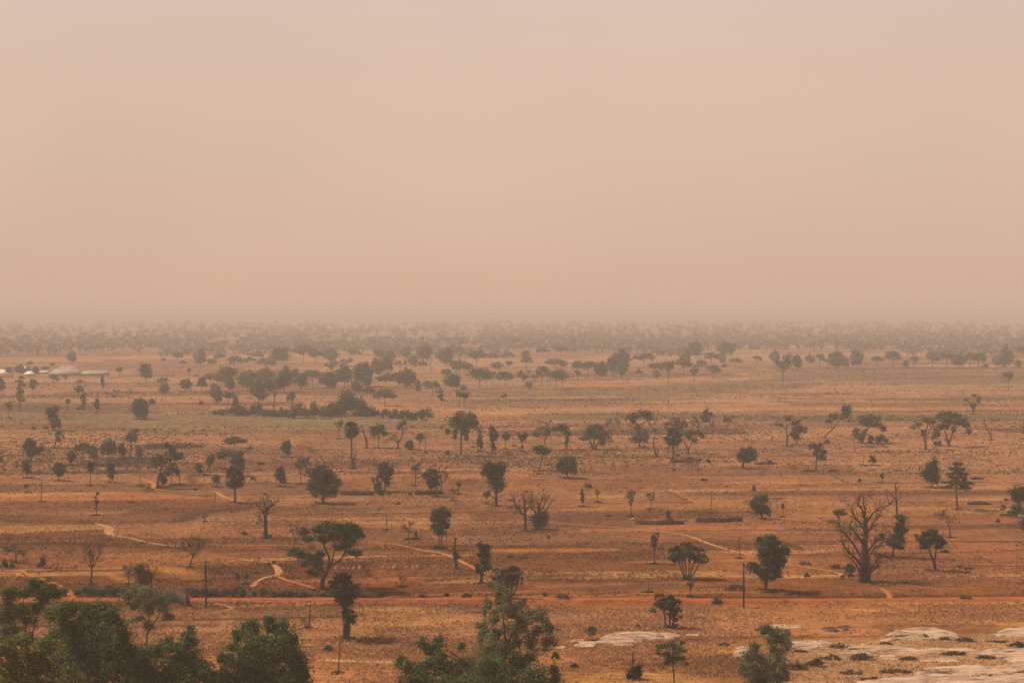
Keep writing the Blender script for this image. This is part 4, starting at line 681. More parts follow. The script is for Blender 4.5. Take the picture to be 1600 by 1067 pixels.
# fields with their own soil and stubble: outline in photo pixels, colour, softness in pixels
FIELDS = [
 ([(0, 836), (60, 832), (110, 829), (163, 827), (172, 838), (200, 846), (285, 856), (240, 858), (120, 852), (-300, 852), (-300, 838)], (122, 64, 34), 1.2),
 ([(-300, 822), (60, 822), (160, 820), (168, 826), (110, 829), (60, 831), (-300, 833)], (196, 128, 66), 1.2),
 ([(-300, 806), (150, 803), (330, 793), (400, 790), (330, 805), (290, 815), (160, 819), (-300, 816)], (124, 76, 46), 1.5),
 ([(255, 816), (290, 803), (330, 796), (400, 789), (395, 795), (330, 801), (300, 812), (270, 818)], (92, 60, 42), 1),
 ([(-300, 773), (210, 768), (300, 775), (330, 779), (180, 782), (-300, 785)], (186, 106, 56), .8),
 ([(-300, 786), (180, 782), (335, 778), (400, 790), (300, 797), (-300, 799)], (138, 78, 44), 1.2),
 ([(222, 694.5), (250, 692.5), (318, 693.5), (326, 697), (300, 700.5), (250, 702), (222, 699)], (58, 40, 32), .8),
 ([(130, 726), (180, 716), (235, 712), (243, 722), (200, 729), (130, 730)], (92, 64, 48), 2),
 ([(148, 736), (210, 734), (212, 739), (150, 741)], (98, 62, 40), 1),
 ([(-300, 652), (200, 641), (500, 640), (560, 654), (640, 655), (700, 660), (700, 668), (450, 672), (230, 673), (120, 660), (-300, 658)], (150, 112, 70), 4),
 ([(40, 628), (150, 630), (200, 640), (-300, 650), (-300, 640)], (118, 82, 54), 3),
 ([(820, 645), (960, 640), (1100, 646), (1350, 647), (1900, 646), (1900, 656), (1350, 658), (1100, 655), (900, 656), (820, 652)], (130, 96, 60), 2),
 ([(740, 612), (900, 604), (1100, 595), (1250, 580), (1400, 576), (1900, 577), (1900, 600), (1450, 603), (1300, 598), (1150, 612), (1000, 628), (800, 636), (700, 636)], (146, 100, 64), 4),
 ([(640, 638), (800, 638), (930, 637), (1200, 637), (1900, 636), (1900, 640), (1200, 642), (900, 645), (700, 647)], (208, 132, 74), 1.5),
 ([(860, 597), (1000, 594), (1200, 588), (1200, 592), (1000, 602), (860, 605)], (206, 128, 74), 2),
 ([(712, 858), (960, 856.5), (966, 860), (850, 864), (716, 863)], (190, 112, 56), .7),
 ([(560, 852), (720, 852), (920, 849), (922, 855.5), (700, 857)], (112, 64, 36), 1),
 ([(640, 865), (960, 862), (1040, 858), (1060, 878), (1010, 886), (800, 889), (640, 880)], (132, 76, 42), 2),
 ([(820, 890), (1010, 884), (1062, 890), (1066, 906), (940, 911), (820, 912)], (140, 82, 40), 1.5),
 ([(-300, 934), (-300, 912), (130, 905), (400, 904), (540, 912), (700, 905), (820, 913), (1000, 921), (1200, 927), (1900, 923), (1900, 936), (820, 936)], (130, 70, 36), 3),
 ([(1100, 906), (1340, 908), (1900, 904), (1900, 928), (1150, 930)], (150, 86, 46), 3),
 ([(826, 912.5), (1072, 909), (1190, 923), (900, 927), (826, 927)], (174, 100, 52), 1.5),
 ([(1075, 870), (1180, 862), (1310, 893), (1300, 903), (1090, 906)], (172, 102, 54), 3),
 ([(820, 797), (1000, 790), (1300, 789), (1300, 795), (1000, 797), (980, 803), (820, 803)], (182, 112, 52), 1.5),
 ([(990, 803), (1180, 798), (1290, 803), (1170, 808), (1000, 811)], (128, 76, 46), 1.5),
 ([(880, 806), (985, 806), (1000, 826), (870, 824)], (126, 76, 46), 2),
 ([(1200, 798), (1310, 791), (1600, 797), (1600, 804), (1320, 803), (1200, 806)], (176, 108, 52), 1.5),
 ([(1200, 778), (1226, 777), (1229, 783), (1202, 784)], (88, 56, 40), 1),
 ([(1320, 822), (1600, 818), (1900, 820), (1900, 827), (1440, 826)], (112, 68, 44), 1),
 ([(540, 931), (900, 931.5), (1250, 931.5), (1900, 930), (1900, 932.5), (1250, 934), (540, 933.5)], (86, 48, 30), .7),
 ([(533, 829), (673, 830), (673, 846), (533, 845)], (134, 84, 56), 2),
 ([(720, 833), (990, 829), (995, 846), (720, 850)], (140, 88, 58), 2),
 ([(853, 798), (990, 799), (990, 812), (860, 818)], (128, 78, 54), 2),
 ([(533, 814), (700, 816), (720, 827), (533, 826)], (184, 114, 64), 2),
 ([(1066, 768), (1600, 765), (1900, 767), (1900, 774), (1066, 775)], (134, 82, 54), 1.5),
 ([(1240, 845), (1900, 844), (1900, 847), (1240, 847)], (104, 62, 40), .6),
 ([(1066, 848.5), (1310, 848), (1310, 850), (1066, 850.5)], (104, 62, 40), .6),
 ([(540, 730), (700, 733), (700, 760), (540, 765)], (176, 106, 58), 3),
 ([(592, 712.5), (622, 712.5), (622, 715), (592, 715)], (210, 132, 72), .6),
 ([(1040, 715), (1047, 715), (1047, 724), (1040, 724)], (200, 120, 56), .8),
 ([(1330, 950), (1400, 951), (1406, 955.5), (1370, 956), (1330, 954)], (212, 140, 56), .8),
 ([(1398, 964), (1472, 963.5), (1470, 966.5), (1400, 967)], (206, 138, 58), .8),
 ([(1330, 940), (1600, 939), (1900, 941), (1900, 944), (1340, 944)], (206, 140, 64), .8),
 ([(1550, 972), (1900, 970), (1900, 980), (1560, 979)], (196, 134, 60), 1),
 ([(675, 966), (742, 968), (742, 977), (690, 977), (560, 978), (560, 973)], (200, 134, 72), 2),
 ([(560, 947), (690, 948), (725, 958), (700, 968), (560, 965)], (188, 124, 70), 2),
 ([(960, 1050), (1030, 1048), (1110, 1060), (1110, 1072), (900, 1072), (900, 1062)], (204, 138, 74), 3),
 ([(1085, 1005), (1160, 1004), (1160, 1020), (1075, 1022)], (210, 142, 66), 2.5),
 ([(500, 1029), (600, 1031), (640, 1034), (720, 1036), (720, 1038), (600, 1036), (500, 1032)], (216, 160, 104), .8),
 ([(1230, 1005), (1600, 985), (1900, 990), (1900, 1075), (1230, 1075)], (192, 138, 92), 6),
 ([(225, 884), (250, 884), (310, 887), (318, 904), (290, 903), (245, 893)], (196, 124, 58), 2),
 ([(160, 893), (200, 903), (206, 909), (190, 908)], (200, 128, 62), 1.5),
 ([(150, 858), (290, 862), (400, 875), (420, 880), (240, 882), (130, 880)], (174, 106, 56), 4),
]
def seg_inside(px, py, poly):
    inside = np.zeros(px.shape, bool); dist = np.full(px.shape, 1e9); n = len(poly)
    for i in range(n):
        x1, y1 = poly[i]; x2, y2 = poly[(i + 1) % n]
        c = (y1 > py) != (y2 > py)
        with np.errstate(divide='ignore', invalid='ignore'):
            xi = (x2 - x1) * (py - y1) / (y2 - y1 + 1e-12) + x1
        inside ^= c & (px < xi)
        dx, dy = (x2 - x1) / 8, y2 - y1                      # plots are foreshortened about 8:1
        ex, ey = (px - x1) / 8, py - y1
        t = np.clip((ex * dx + ey * dy) / (dx * dx + dy * dy + 1e-12), 0, 1)
        dist = np.minimum(dist, np.hypot(ex - t * dx, ey - t * dy))
    return np.where(inside, dist, -dist)

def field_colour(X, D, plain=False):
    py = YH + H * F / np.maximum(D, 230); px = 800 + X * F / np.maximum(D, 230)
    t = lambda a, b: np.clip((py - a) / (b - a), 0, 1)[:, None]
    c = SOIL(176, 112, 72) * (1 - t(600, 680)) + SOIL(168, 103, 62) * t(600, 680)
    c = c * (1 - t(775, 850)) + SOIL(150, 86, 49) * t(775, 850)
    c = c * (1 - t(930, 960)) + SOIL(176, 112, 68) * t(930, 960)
    # plots: rotated irregular cells
    a = radians(7); u = X * cos(a) + D * sin(a); v = -X * sin(a) + D * cos(a)
    u = u + 14 * (vnoise(u, v, 70, 70, 3) - .5); v = v + 10 * (vnoise(u, v, 90, 60, 4) - .5)
    sv = np.where(D < 520, 24., np.where(D < 1200, 40., 75.)); su = sv * 3.1
    row = np.floor(v / sv); off = (np.sin(row * 12.9898) * 43758.5453) % 1
    cu = u / su + off * 3; cell = np.floor(cu)
    h1 = (np.sin(row * 78.233 + cell * 37.719) * 43758.5453) % 1; h2 = (np.sin(row * 11.17 + cell * 91.71) * 24634.6345) % 1
    c = c * (.60 + .78 * h1)[:, None] * np.stack([1 + 0 * h2, .95 + .1 * h2, .86 + .28 * h2], 1)
    fv = v / sv - row; fu = cu - cell; edge = np.minimum(np.minimum(fv, 1 - fv) * sv, np.minimum(fu, 1 - fu) * su)
    eb = np.clip(1 - edge / np.where(D < 520, 1.3, 2.6), 0, 1) * (vnoise(X, D, 60, 60, 9) > .34)
    c = c * (1 - .58 * eb * np.where(h2 > .35, 1, -.6))[:, None]
    wx = (vnoise(X, D, 9, 5, 21) - .5) * 10; wy = (vnoise(X, D, 7, 5, 22) - .5)
    for poly, col, soft in FIELDS:
        x0 = min(p[0] for p in poly) - 40; x1 = max(p[0] for p in poly) + 40; y0 = min(p[1] for p in poly) - 8; y1 = max(p[1] for p in poly) + 8
        m = (px > x0) & (px < x1) & (py > y0) & (py < y1)
        if not m.any(): continue
        d = seg_inside(px[m] + wx[m], py[m] + wy[m] * soft * 1.2, poly)
        f = np.clip(d / soft * .5 + .5, 0, 1) * (.84 + .16 * vnoise(X[m], D[m], 14, 10, 31))
        c[m] = c[m] * (1 - f[:, None]) + SOIL(*col) * f[:, None]
    rr = np.random.default_rng(77)                            # narrow strips: ridges left fallow, turned soil, threshing floors
    for q in range(230):
        d0 = 300 * (1700 / 300) ** rr.uniform(0, 1); x0 = rr.uniform(-.36, .36) * d0; L = rr.uniform(9, 34) * (d0 / 380) ** .8; W = rr.uniform(.8, 3.2) * (d0 / 380) ** 1.3; an = radians(rr.normal(6, 5))
        col = [(112, 68, 46), (134, 80, 52), (206, 140, 86), (190, 112, 62), (128, 84, 60), (196, 130, 84)][rr.integers(6)]
        m = (np.abs(X - x0) < L + 4) & (np.abs(D - d0) < W + L * .3 + 4)
        if not m.any(): continue
        u_ = (X[m] - x0) * cos(an) + (D[m] - d0) * sin(an); v_ = -(X[m] - x0) * sin(an) + (D[m] - d0) * cos(an) + wx[m] * .12 * W
        f = np.clip((1 - np.abs(u_) / L) * 6, 0, 1) * np.clip((1 - np.abs(v_) / W) * 2.2, 0, 1) * rr.uniform(.45, .9)
        c[m] = c[m] * (1 - f[:, None]) + SOIL(*col) * f[:, None]
    n1 = vnoise(X, D, 40, 26, 1); n2 = vnoise(X, D, 11, 9, 2); n3 = vnoise(X, D, 3.4, 3.2, 5); n4 = vnoise(X, D, 180, 120, 6); n5 = vnoise(X, D, 26, 5, 7)
    c = c * (.64 + .18 * n1 + .16 * n2 + .16 * n3 + .1 * n4 + .14 * n5)[:, None]
    g = np.clip(n4 * .6 + n1 * .5 - .62, 0, 1)[:, None] * 1.2
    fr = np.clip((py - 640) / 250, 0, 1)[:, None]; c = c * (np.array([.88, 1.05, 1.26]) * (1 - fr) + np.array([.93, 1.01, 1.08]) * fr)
    return c * (1 - g) + c * np.array([.86, .98, .95]) * g

def build_ground():
    ys = np.concatenate([np.arange(1085, 700, -1.0), np.arange(700, 540, -.8), np.arange(540, 500, -1.0), np.array([498, 496, 494, 492.5, 491, 490, 489.3])])
    D = np.concatenate([np.linspace(-120, 255, 26), H * F / (ys - YH)])
    D = np.unique(D)
    t = np.concatenate([np.linspace(-1.6, -.345, 30), np.arange(-.342, .3421, 3.0 / F), np.linspace(.345, 1.6, 30)])
    T, DD = np.meshgrid(t, D); Wd = np.maximum(DD, 262)
    X = (T * Wd).ravel(); Y = DD.ravel()
    Z = ground_z(np.maximum(Y, 0)); Z = np.minimum(Z, 58)
    rough = (vnoise(X, Y, 6, 6, 40) - .5) * 1.2 * np.clip(Z / 4, 0, 1)
    Z = Z + rough
    n, m = len(D), len(t)
    i = np.arange(n - 1)[:, None] * m + np.arange(m - 1)[None]
    Fq = np.stack([i, i + 1, i + m + 1, i + m], -1).reshape(-1, 4)
    mb = MB(); mb.add(np.stack([X, Y, Z], 1), Fq)
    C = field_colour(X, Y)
    hill = np.clip(Z / 3, 0, 1)[:, None]; C = C * (1 - hill) + C * .8 * hill
    mt = bpy.data.materials.new('dry_field_soil'); mt.use_nodes = True; nt = mt.node_tree; N = nt.nodes; L = nt.links
    b = N['Principled BSDF']; b.inputs['Roughness'].default_value = 1; b.inputs['Specular IOR Level'].default_value = 0
    a = N.new('ShaderNodeAttribute'); a.attribute_name = 'soil'
    tc = N.new('ShaderNodeTexCoord'); sock = a.outputs['Color']; prev = None
    for scl, amt, det in ((1.1, .22, 4), (.28, .22, 5), (.035, .14, 5)):
        nz = N.new('ShaderNodeTexNoise'); nz.inputs['Scale'].default_value = scl; nz.inputs['Detail'].default_value = det; nz.inputs['Roughness'].default_value = .65
        L.new(tc.outputs['Object'], nz.inputs['Vector'])
        mr = N.new('ShaderNodeMapRange'); mr.inputs[1].default_value = .32; mr.inputs[2].default_value = .68; mr.inputs[3].default_value = 1 - amt; mr.inputs[4].default_value = 1 + amt
        L.new(nz.outputs[0], mr.inputs[0]); v = N.new('ShaderNodeVectorMath'); v.operation = 'SCALE'
        L.new(sock, v.inputs[0]); L.new(mr.outputs[0], v.inputs['Scale']); sock = v.outputs[0]
        if prev is None:
            bp = N.new('ShaderNodeBump'); bp.inputs['Strength'].default_value = .9; bp.inputs['Distance'].default_value = .22
            L.new(nz.outputs[0], bp.inputs['Height']); L.new(bp.outputs[0], b.inputs['Normal']); prev = 1
    wv = N.new('ShaderNodeTexWave'); wv.wave_type = 'BANDS'; wv.bands_direction = 'DIAGONAL'; wv.inputs['Scale'].default_value = .17; wv.inputs['Distortion'].default_value = 9; wv.inputs['Detail'].default_value = 3; wv.inputs['Detail Scale'].default_value = .35
    mp = N.new('ShaderNodeMapping'); mp.inputs['Scale'].default_value = (.10, 1.6, 1); L.new(tc.outputs['Object'], mp.inputs[0]); L.new(mp.outputs[0], wv.inputs['Vector'])
    mr = N.new('ShaderNodeMapRange'); mr.inputs[3].default_value = .90; mr.inputs[4].default_value = 1.08; L.new(wv.outputs['Fac'], mr.inputs[0])
    v = N.new('ShaderNodeVectorMath'); v.operation = 'SCALE'; L.new(sock, v.inputs[0]); L.new(mr.outputs[0], v.inputs['Scale']); sock = v.outputs[0]
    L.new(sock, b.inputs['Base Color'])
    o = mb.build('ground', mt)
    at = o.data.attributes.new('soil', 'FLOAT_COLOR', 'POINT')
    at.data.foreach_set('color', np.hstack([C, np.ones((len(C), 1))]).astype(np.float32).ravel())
    tag(o, kind='structure')
build_ground()

# ---- road and footpaths: thin sheets laid on the soil
TRACKS = []
def path(name, pts, w, col, noise=(.5, .15), z=.03):
    P = []
    for (x, y) in pts: P.append(gp(x, y))
    P = np.array(P); k = 14; t = np.linspace(0, len(P) - 1, (len(P) - 1) * k + 1)
    def cr(i):
        i0 = np.clip(np.floor(i).astype(int), 0, len(P) - 2); f = (i - i0)[:, None]
        a = P[np.maximum(i0 - 1, 0)]; b = P[i0]; c = P[i0 + 1]; d = P[np.minimum(i0 + 2, len(P) - 1)]
        return .5 * (2 * b + (c - a) * f + (2 * a - 5 * b + 4 * c - d) * f * f + (3 * b - a - 3 * c + d) * f ** 3)
    Q = cr(t); d = np.gradient(Q, axis=0); d /= np.linalg.norm(d, axis=1)[:, None] + 1e-9; nrm = np.stack([-d[:, 1], d[:, 0]], 1)
    ww = (w if np.isscalar(w) else np.interp(t, np.linspace(0, len(P) - 1, len(w)), w)) * np.ones(len(Q))
    if name == 'footpath': ww = ww * .54
    a = Q + nrm * (ww * .5 * (.7 + .5 * vnoise(Q[:, 0], Q[:, 1], 4, 4, 90)))[:, None]; b = Q - nrm * (ww * .5 * (.7 + .5 * vnoise(Q[:, 0], Q[:, 1], 4, 4, 91)))[:, None]
    TRACKS.append(np.c_[Q, ww * .5 + .15])
    V = np.vstack([np.c_[a, np.full(len(a), z)], np.c_[b, np.full(len(b), z)]]); n = len(Q); i = np.arange(n - 1)
    mb = MB(); mb.add(V, np.stack([i, i + n, i + n + 1, i + 1], 1))
    return tag(mb.build(name, mat('sand_' + '_'.join(map(str, col)), lin(*col, KG), 1, noise=noise, spec=0)), kind='structure')
SAND = (202, 144, 96)
path('footpath', [(152, 818), (163, 821), (171, 826), (170, 832), (176, 836), (200, 840), (230, 847), (262, 852), (288, 854)], [3.5, 4, 5, 3.4, 2, 2, 2, 2], SAND)
path('footpath', [(-60, 893), (25, 891), (45, 898), (75, 908), (95, 917), (110, 928), (114, 936)], [1.5, 2, 3, 3.5, 4], (206, 124, 68), z=.034)
path('footpath', [(393, 916), (402, 908), (412, 903), (424, 900), (433, 898), (436, 892), (430, 884), (420, 879), (395, 876), (360, 871), (325, 866)], [2.4, 2, 2, 2.4, 3.4, 2.6, 1.6, 1, .8], SAND, z=.038)
path('footpath', [(434, 900), (450, 907), (475, 914), (500, 922), (520, 929)], [1.8, 1.6, 1.6], (200, 122, 68), z=.042)
path('footpath', [(560, 846), (610, 849), (640, 855), (665, 860), (690, 864), (708, 871), (728, 881), (748, 890), (765, 899)], [.8, 1.2, 1.8, 2.2, 2, 2.6, 2, 1], (204, 130, 72), z=.03)
path('footpath', [(690, 808), (780, 811), (850, 816), (930, 821), (990, 826), (1040, 831), (1075, 837), (1105, 848), (1140, 859), (1180, 869), (1225, 880), (1275, 888), (1310, 895), (1313, 901)], [.7, .8, 1, 1.3, 1.6, 2, 2.6, 1.8, 1.4, 1.5, 1.6, 1.8], SAND, z=.034)
path('footpath', [(120, 744), (195, 745), (225, 749), (240, 756), (244, 764), (300, 767), (335, 768), (343, 772), (352, 777), (372, 782), (405, 788), (440, 788), (475, 786), (508, 785)], [.8, 1.2, 2.4, 3, 1.6, 1.6, 3.4, 3.4, 2, 1.4, 1.4, 2.6, 1.6], (204, 136, 72), z=.03)
path('footpath', [(1376, 919), (1384, 923), (1389, 929), (1391, 936)], [1.6, 2.2, 2], (194, 124, 80), z=.05)
path('footpath', [(335, 942), (350, 945), (362, 950), (345, 955), (322, 959), (280, 962)], [1.4, 1.6, 1.4, 1, .8], (198, 132, 78), z=.03)
path('footpath', [(1290, 793), (1330, 793), (1380, 797), (1425, 799)], [.8, 1.4, 1, .7], SAND, z=.03)
path('dirt_road', [(-400, 936), (40, 936.5), (300, 935.2), (420, 935), (540, 936.6), (660, 937), (760, 937), (900, 937.6), (1000, 938), (1150, 938.8), (1250, 938.6), (1400, 936.8), (1600, 935), (2100, 933)], [4, 4, 3.6, 3.6, 4.6, 6, 6, 6, 6, 5.5, 5, 5, 4.6], (178, 100, 58), noise=(.25, .3), z=.06)
def bank():      # the cut bank on the near side of the road, bare orange earth
    xs = np.linspace(-60, 1700, 420); yb = np.interp(xs, [-60, 300, 540, 760, 1000, 1200, 1400, 1700], [938.6, 937.4, 940.6, 941.4, 942, 942.4, 939.5, 937.5])
    hh = np.interp(xs, [-60, 420, 560, 1180, 1330, 1700], [.12, .18, .62, .62, .25, .2]) * rng.uniform(.75, 1.15, len(xs))
    X, D = gp(xs, yb); mb = MB(); rows = [(-.9, -.02), (-.25, .55), (0, 1.), (.5, 1.04), (1.6, .05)]
    V = np.vstack([np.c_[X, D + o + rng.normal(size=len(X)) * .08, np.maximum(hh * f, -.02)] for o, f in rows]); n = len(xs); i = np.arange(n - 1)
    for r in range(len(rows) - 1): mb.add(V if r == 0 else np.zeros((0, 3)), np.stack([i + r * n, i + r * n + 1, i + (r + 1) * n + 1, i + (r + 1) * n], 1) - (0 if r == 0 else len(V)))
    tag(mb.build('road_bank', mat('bank_earth', lin(176, 98, 56, KG), 1, noise=(.6, .35), bump=.2, spec=0)), kind='structure')
bank()

# ---- dry grass and stubble: uncountable
def tufts(name, n, ylo, yhi, seed, colf, hr, wr, clump, at=None):
    r = np.random.default_rng(seed); px = r.uniform(-60, 1660, n); py = r.uniform(ylo, yhi, n)
    X, D = gp(px, py)
    if at is not None: X, D = at(r); px = 800 + X * F / D; py = YH + H * F / D
    keep = r.uniform(size=len(X)) < clump(X, D, px, py)
    for tr in TRACKS:
        j = np.where(keep & (X > tr[:, 0].min() - 4) & (X < tr[:, 0].max() + 4) & (D > tr[:, 1].min() - 4) & (D < tr[:, 1].max() + 4))[0]
        for c in np.array_split(j, max(1, len(j) // 4000)):
            if len(c): keep[c[((np.hypot(X[c, None] - tr[None, :, 0], D[c, None] - tr[None, :, 1]) - tr[None, :, 2]).min(1) < 0) & (r.uniform(size=len(c)) > .06)]] = False
    X, D, px, py = X[keep], D[keep], px[keep], py[keep]; n = len(X)
    nb = 3; s = np.maximum(D / 330, .8) ** .45
    h = r.uniform(*hr, (n, nb)) * s[:, None]; w = r.uniform(*wr, (n, nb)) * s[:, None]
    az = r.uniform(0, pi, (n, nb)); ox = r.normal(size=(n, nb)) * .16 * s[:, None]; oy = r.normal(size=(n, nb)) * .16 * s[:, None]
    lx = r.normal(size=(n, nb)) * .35 * h; ly = r.normal(size=(n, nb)) * .35 * h
    bx = X[:, None] + ox; by = D[:, None] + oy; cx = np.cos(az) * w / 2; cy = np.sin(az) * w / 2
    V = np.stack([np.stack([bx - cx, by - cy, 0 * h - .02], -1), np.stack([bx + cx, by + cy, 0 * h - .02], -1), np.stack([bx + lx + cx * .7, by + ly + cy * .7, h * .8], -1), np.stack([bx + lx - cx * .4, by + ly - cy * .4, h], -1)], 2).reshape(-1, 3)
    lum = field_colour(X, D) @ np.array([.4, .5, .1]); lum = np.clip(lum / .155, .45, 1.5)      # stubble as pale or dark as the crop of its field
    mb = MB(); mb.add(V, np.arange(len(V)).reshape(-1, 4), (lum[:, None] * r.uniform(.76, 1.22, (n, 1)) * r.uniform(.88, 1.12, (n, nb))).ravel())
    o = mb.build(name, mat(name, colf, .95, tone=1, transl=.15, spec=0), smooth=False); tag(o, kind='stuff'); return o
def c_straw(X, D, px, py):
    n = vnoise(X, D, 30, 16, 51) * .6 + vnoise(X, D, 8, 5, 52) * .4
    road = (np.abs(py - 937) < 3 + 3 * vnoise(X, D, 5, 3, 53))
    return np.clip((n - .34) * 3.2, .04, 1) * np.where(road, .03, 1) * np.where(py > 945, 1, .8) * np.where((px > 1230) & (py > 982), .4, 1)
def c_dark(X, D, px, py):
    n = vnoise(X, D, 42, 12, 61) * .6 + vnoise(X, D, 9, 4, 62) * .4
    return np.clip((n - .45) * 3.4, .02, 1) * np.where(np.abs(py - 937) < 5, .04, 1) * np.where((px > 1230) & (py > 982), .5, 1)
tufts('dry_grass', 170000, 735, 1082, 5, (.37, .20, .105), (.15, .42), (.09, .2), c_straw)
tufts('dark_weeds', 30000, 690, 1082, 6, (.20, .115, .062), (.14, .36), (.1, .24), c_dark)

def c_scrub(X, D, px, py):
    n = vnoise(X, D, 90, 45, 63) * .6 + vnoise(X, D, 22, 12, 64) * .4
    return np.clip((n - .42) * 3.2, .03, 1)
tufts('scrub', 42000, 574, 742, 9, (.19, .125, .07), (.18, .5), (.2, .55), c_scrub)
tufts('pale_grass', 26000, 574, 742, 10, (.40, .235, .13), (.12, .3), (.2, .5), lambda X, D, px, py: 1 - c_scrub(X, D, px, py))

def under_trees(r):                                          # weeds and fallen leaves round every trunk
    B = np.array([b for b in BASES if 265 < b[1] < 1000]); B = np.repeat(B, 34, 0); n = len(B)
    a = r.uniform(0, 2 * pi, n); q = np.abs(r.normal(size=n)) * (.35 + .17 * B[:, 2]); return B[:, 0] + np.cos(a) * q, B[:, 1] + np.sin(a) * q
tufts('leaf_litter', 10, 700, 1000, 12, (.135, .085, .048), (.08, .38), (.16, .42), lambda X, D, px, py: np.ones(len(X)), at=under_trees)

# ---- far woods that read as one mass
def woodland():
    r = np.random.default_rng(8); n = 5000
    px = r.uniform(-150, 1750, n); py = 500 + 66 * r.uniform(size=n) ** .75
    X, D = gp(px, py)
    dens = vnoise(X, D, 330, 700, 71) * .55 + vnoise(X, D, 110, 200, 72) * .45
    lim = np.interp(py, [500, 508, 515, 530, 545, 556, 562, 566], [.66, .55, .45, .46, .52, .62, .76, .95]) - np.where((px > 750) & (py < 548), .17, 0) - np.where(py < 533, .05, 0) + np.where((px < 230) & (py > 540), -.04, 0)
    k = dens > lim; X, D, py = X[k], D[k], py[k]; n = len(X)
    h = r.uniform(6, 15, n); w = h * r.uniform(.8, 1.6, n); m = np.where(py > 530, 30, 16).astype(int)
    idx = np.repeat(np.arange(n), m); N = len(idx)
    d = r.normal(size=(N, 3)); d /= np.linalg.norm(d, axis=1)[:, None]; rad = r.uniform(.2, 1, (N, 1)) ** .5
    P = d * rad * np.stack([w[idx] * .5, w[idx] * .5, h[idx] * .3], 1) + np.stack([X[idx], D[idx], h[idx] * .68], 1)
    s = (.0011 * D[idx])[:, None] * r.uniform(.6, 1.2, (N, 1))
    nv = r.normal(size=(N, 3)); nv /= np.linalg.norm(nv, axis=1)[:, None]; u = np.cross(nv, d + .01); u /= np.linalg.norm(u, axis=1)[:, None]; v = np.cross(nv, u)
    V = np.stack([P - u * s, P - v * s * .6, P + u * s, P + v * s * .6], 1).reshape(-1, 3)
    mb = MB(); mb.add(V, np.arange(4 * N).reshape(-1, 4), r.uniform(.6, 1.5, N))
    t = .0004 * D                                               # trunks
    B = np.stack([np.stack([X - t, D, 0 * D], 1), np.stack([X + t, D, 0 * D], 1), np.stack([X + t, D + t, h * .6], 1), np.stack([X - t, D + t, h * .6], 1)], 1).reshape(-1, 3)
    mb.add(B, np.arange(len(B)).reshape(-1, 4), 1.2)
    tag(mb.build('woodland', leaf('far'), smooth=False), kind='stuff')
woodland()

# ------------------------------------------------------------------ built things
def wall_line(name, label, cat, pts, h, th, col, jag=.08, group=None, stalks=False):
    """low wall or stack along ground points"""
    P = np.array([gp(*p) for p in pts]); mb = MB(); o = np.array([P[0][0], P[0][1], 0])
    for a, b in zip(P[:-1], P[1:]):
        L = np.linalg.norm(b - a); n = max(3, int(L / .9)); d = (b - a) / L; nr = np.array([-d[1], d[0]])
        T = np.linspace(0, 1, n + 1); top = h * (1 + rng.normal(size=n + 1) * jag)
        rows = [(-th / 2, -.05, 1), (-th * .42, None, .93), (th * .42, None, 1), (th / 2, -.05, 1)]
        V = []
        for (off, z, f) in rows:
            Q = a + d * (T * L)[:, None] + nr * (off + rng.normal(size=(n + 1, 1)) * .04)
            V.append(np.c_[Q, np.full(n + 1, z) if z is not None else top * f])
        V = np.vstack(V); i = np.arange(n); k = n + 1
        q = np.vstack([np.stack([i + r * k, i + r * k + 1, i + (r + 1) * k + 1, i + (r + 1) * k], 1) for r in range(3)] + [np.array([[0, k, 2 * k, 3 * k], [n, n + 3 * k, n + 2 * k, n + k]])])
        mb.add(V - [o[0], o[1], 0], q)
        if stalks:
            m = int(L * 18); t = rng.uniform(0, 1, m); base = a + d * (t * L)[:, None] + nr * rng.uniform(-th * .5, th * .5, (m, 1))
            hh = h * rng.uniform(.5, 1.3, m) * np.where(rng.uniform(size=m) < .06, 1.5, 1); lx = rng.normal(size=(m, 2)) * .3; w = .07
            V = np.stack([np.c_[base - d * w, np.zeros(m)], np.c_[base + d * w, np.zeros(m)], np.c_[base + lx + d * w * .4, hh], np.c_[base + lx - d * w * .4, hh]], 1).reshape(-1, 3)
            mb.add(V - [o[0], o[1], 0], np.arange(4 * m).reshape(-1, 4), rng.uniform(.6, 1.6, m))
    ob = mb.build(name, mat(name + '_%d_%d_%d' % col, lin(*col, KG), .95, tone=1, noise=(1.1, .3), bump=.08), smooth=False); ob.location = o
    return tag(ob, label, cat, group)
wall_line('stalk_stack', 'long dark stack of stalks left of the small blue bundle', 'stalk stack', [(993, 818.5), (1030, 819.5), (1067, 818.5)], 1.05, 1.6, (100, 56, 34), .12, 'stacks of dry stalks', True)
wall_line('stalk_stack', 'shaggy stack of upright stalks below the slim dead sapling', 'stalk stack', [(1087, 816), (1120, 816), (1159, 814)], 1.2, 1.6, (104, 58, 34), .14, 'stacks of dry stalks', True)
wall_line('stalk_wall', 'dark stalk wall right of the great round tree', 'stalk wall', [(532, 773), (582, 773.5)], 1.25, 1.6, (84, 52, 38), .07, 'stacks of dry stalks', True)
wall_line('stalk_wall', 'dark stalk wall behind the pale-trunked dark tree', 'stalk wall', [(648, 772.8), (691, 772)], 1.2, 1.6, (84, 52, 38), .07, 'stacks of dry stalks', True)
wall_line('mud_wall', 'short brown mud wall beside the bushy fan palm', 'mud wall', [(1047, 723), (1083, 722.5)], 1.2, .6, (112, 68, 44), .06)
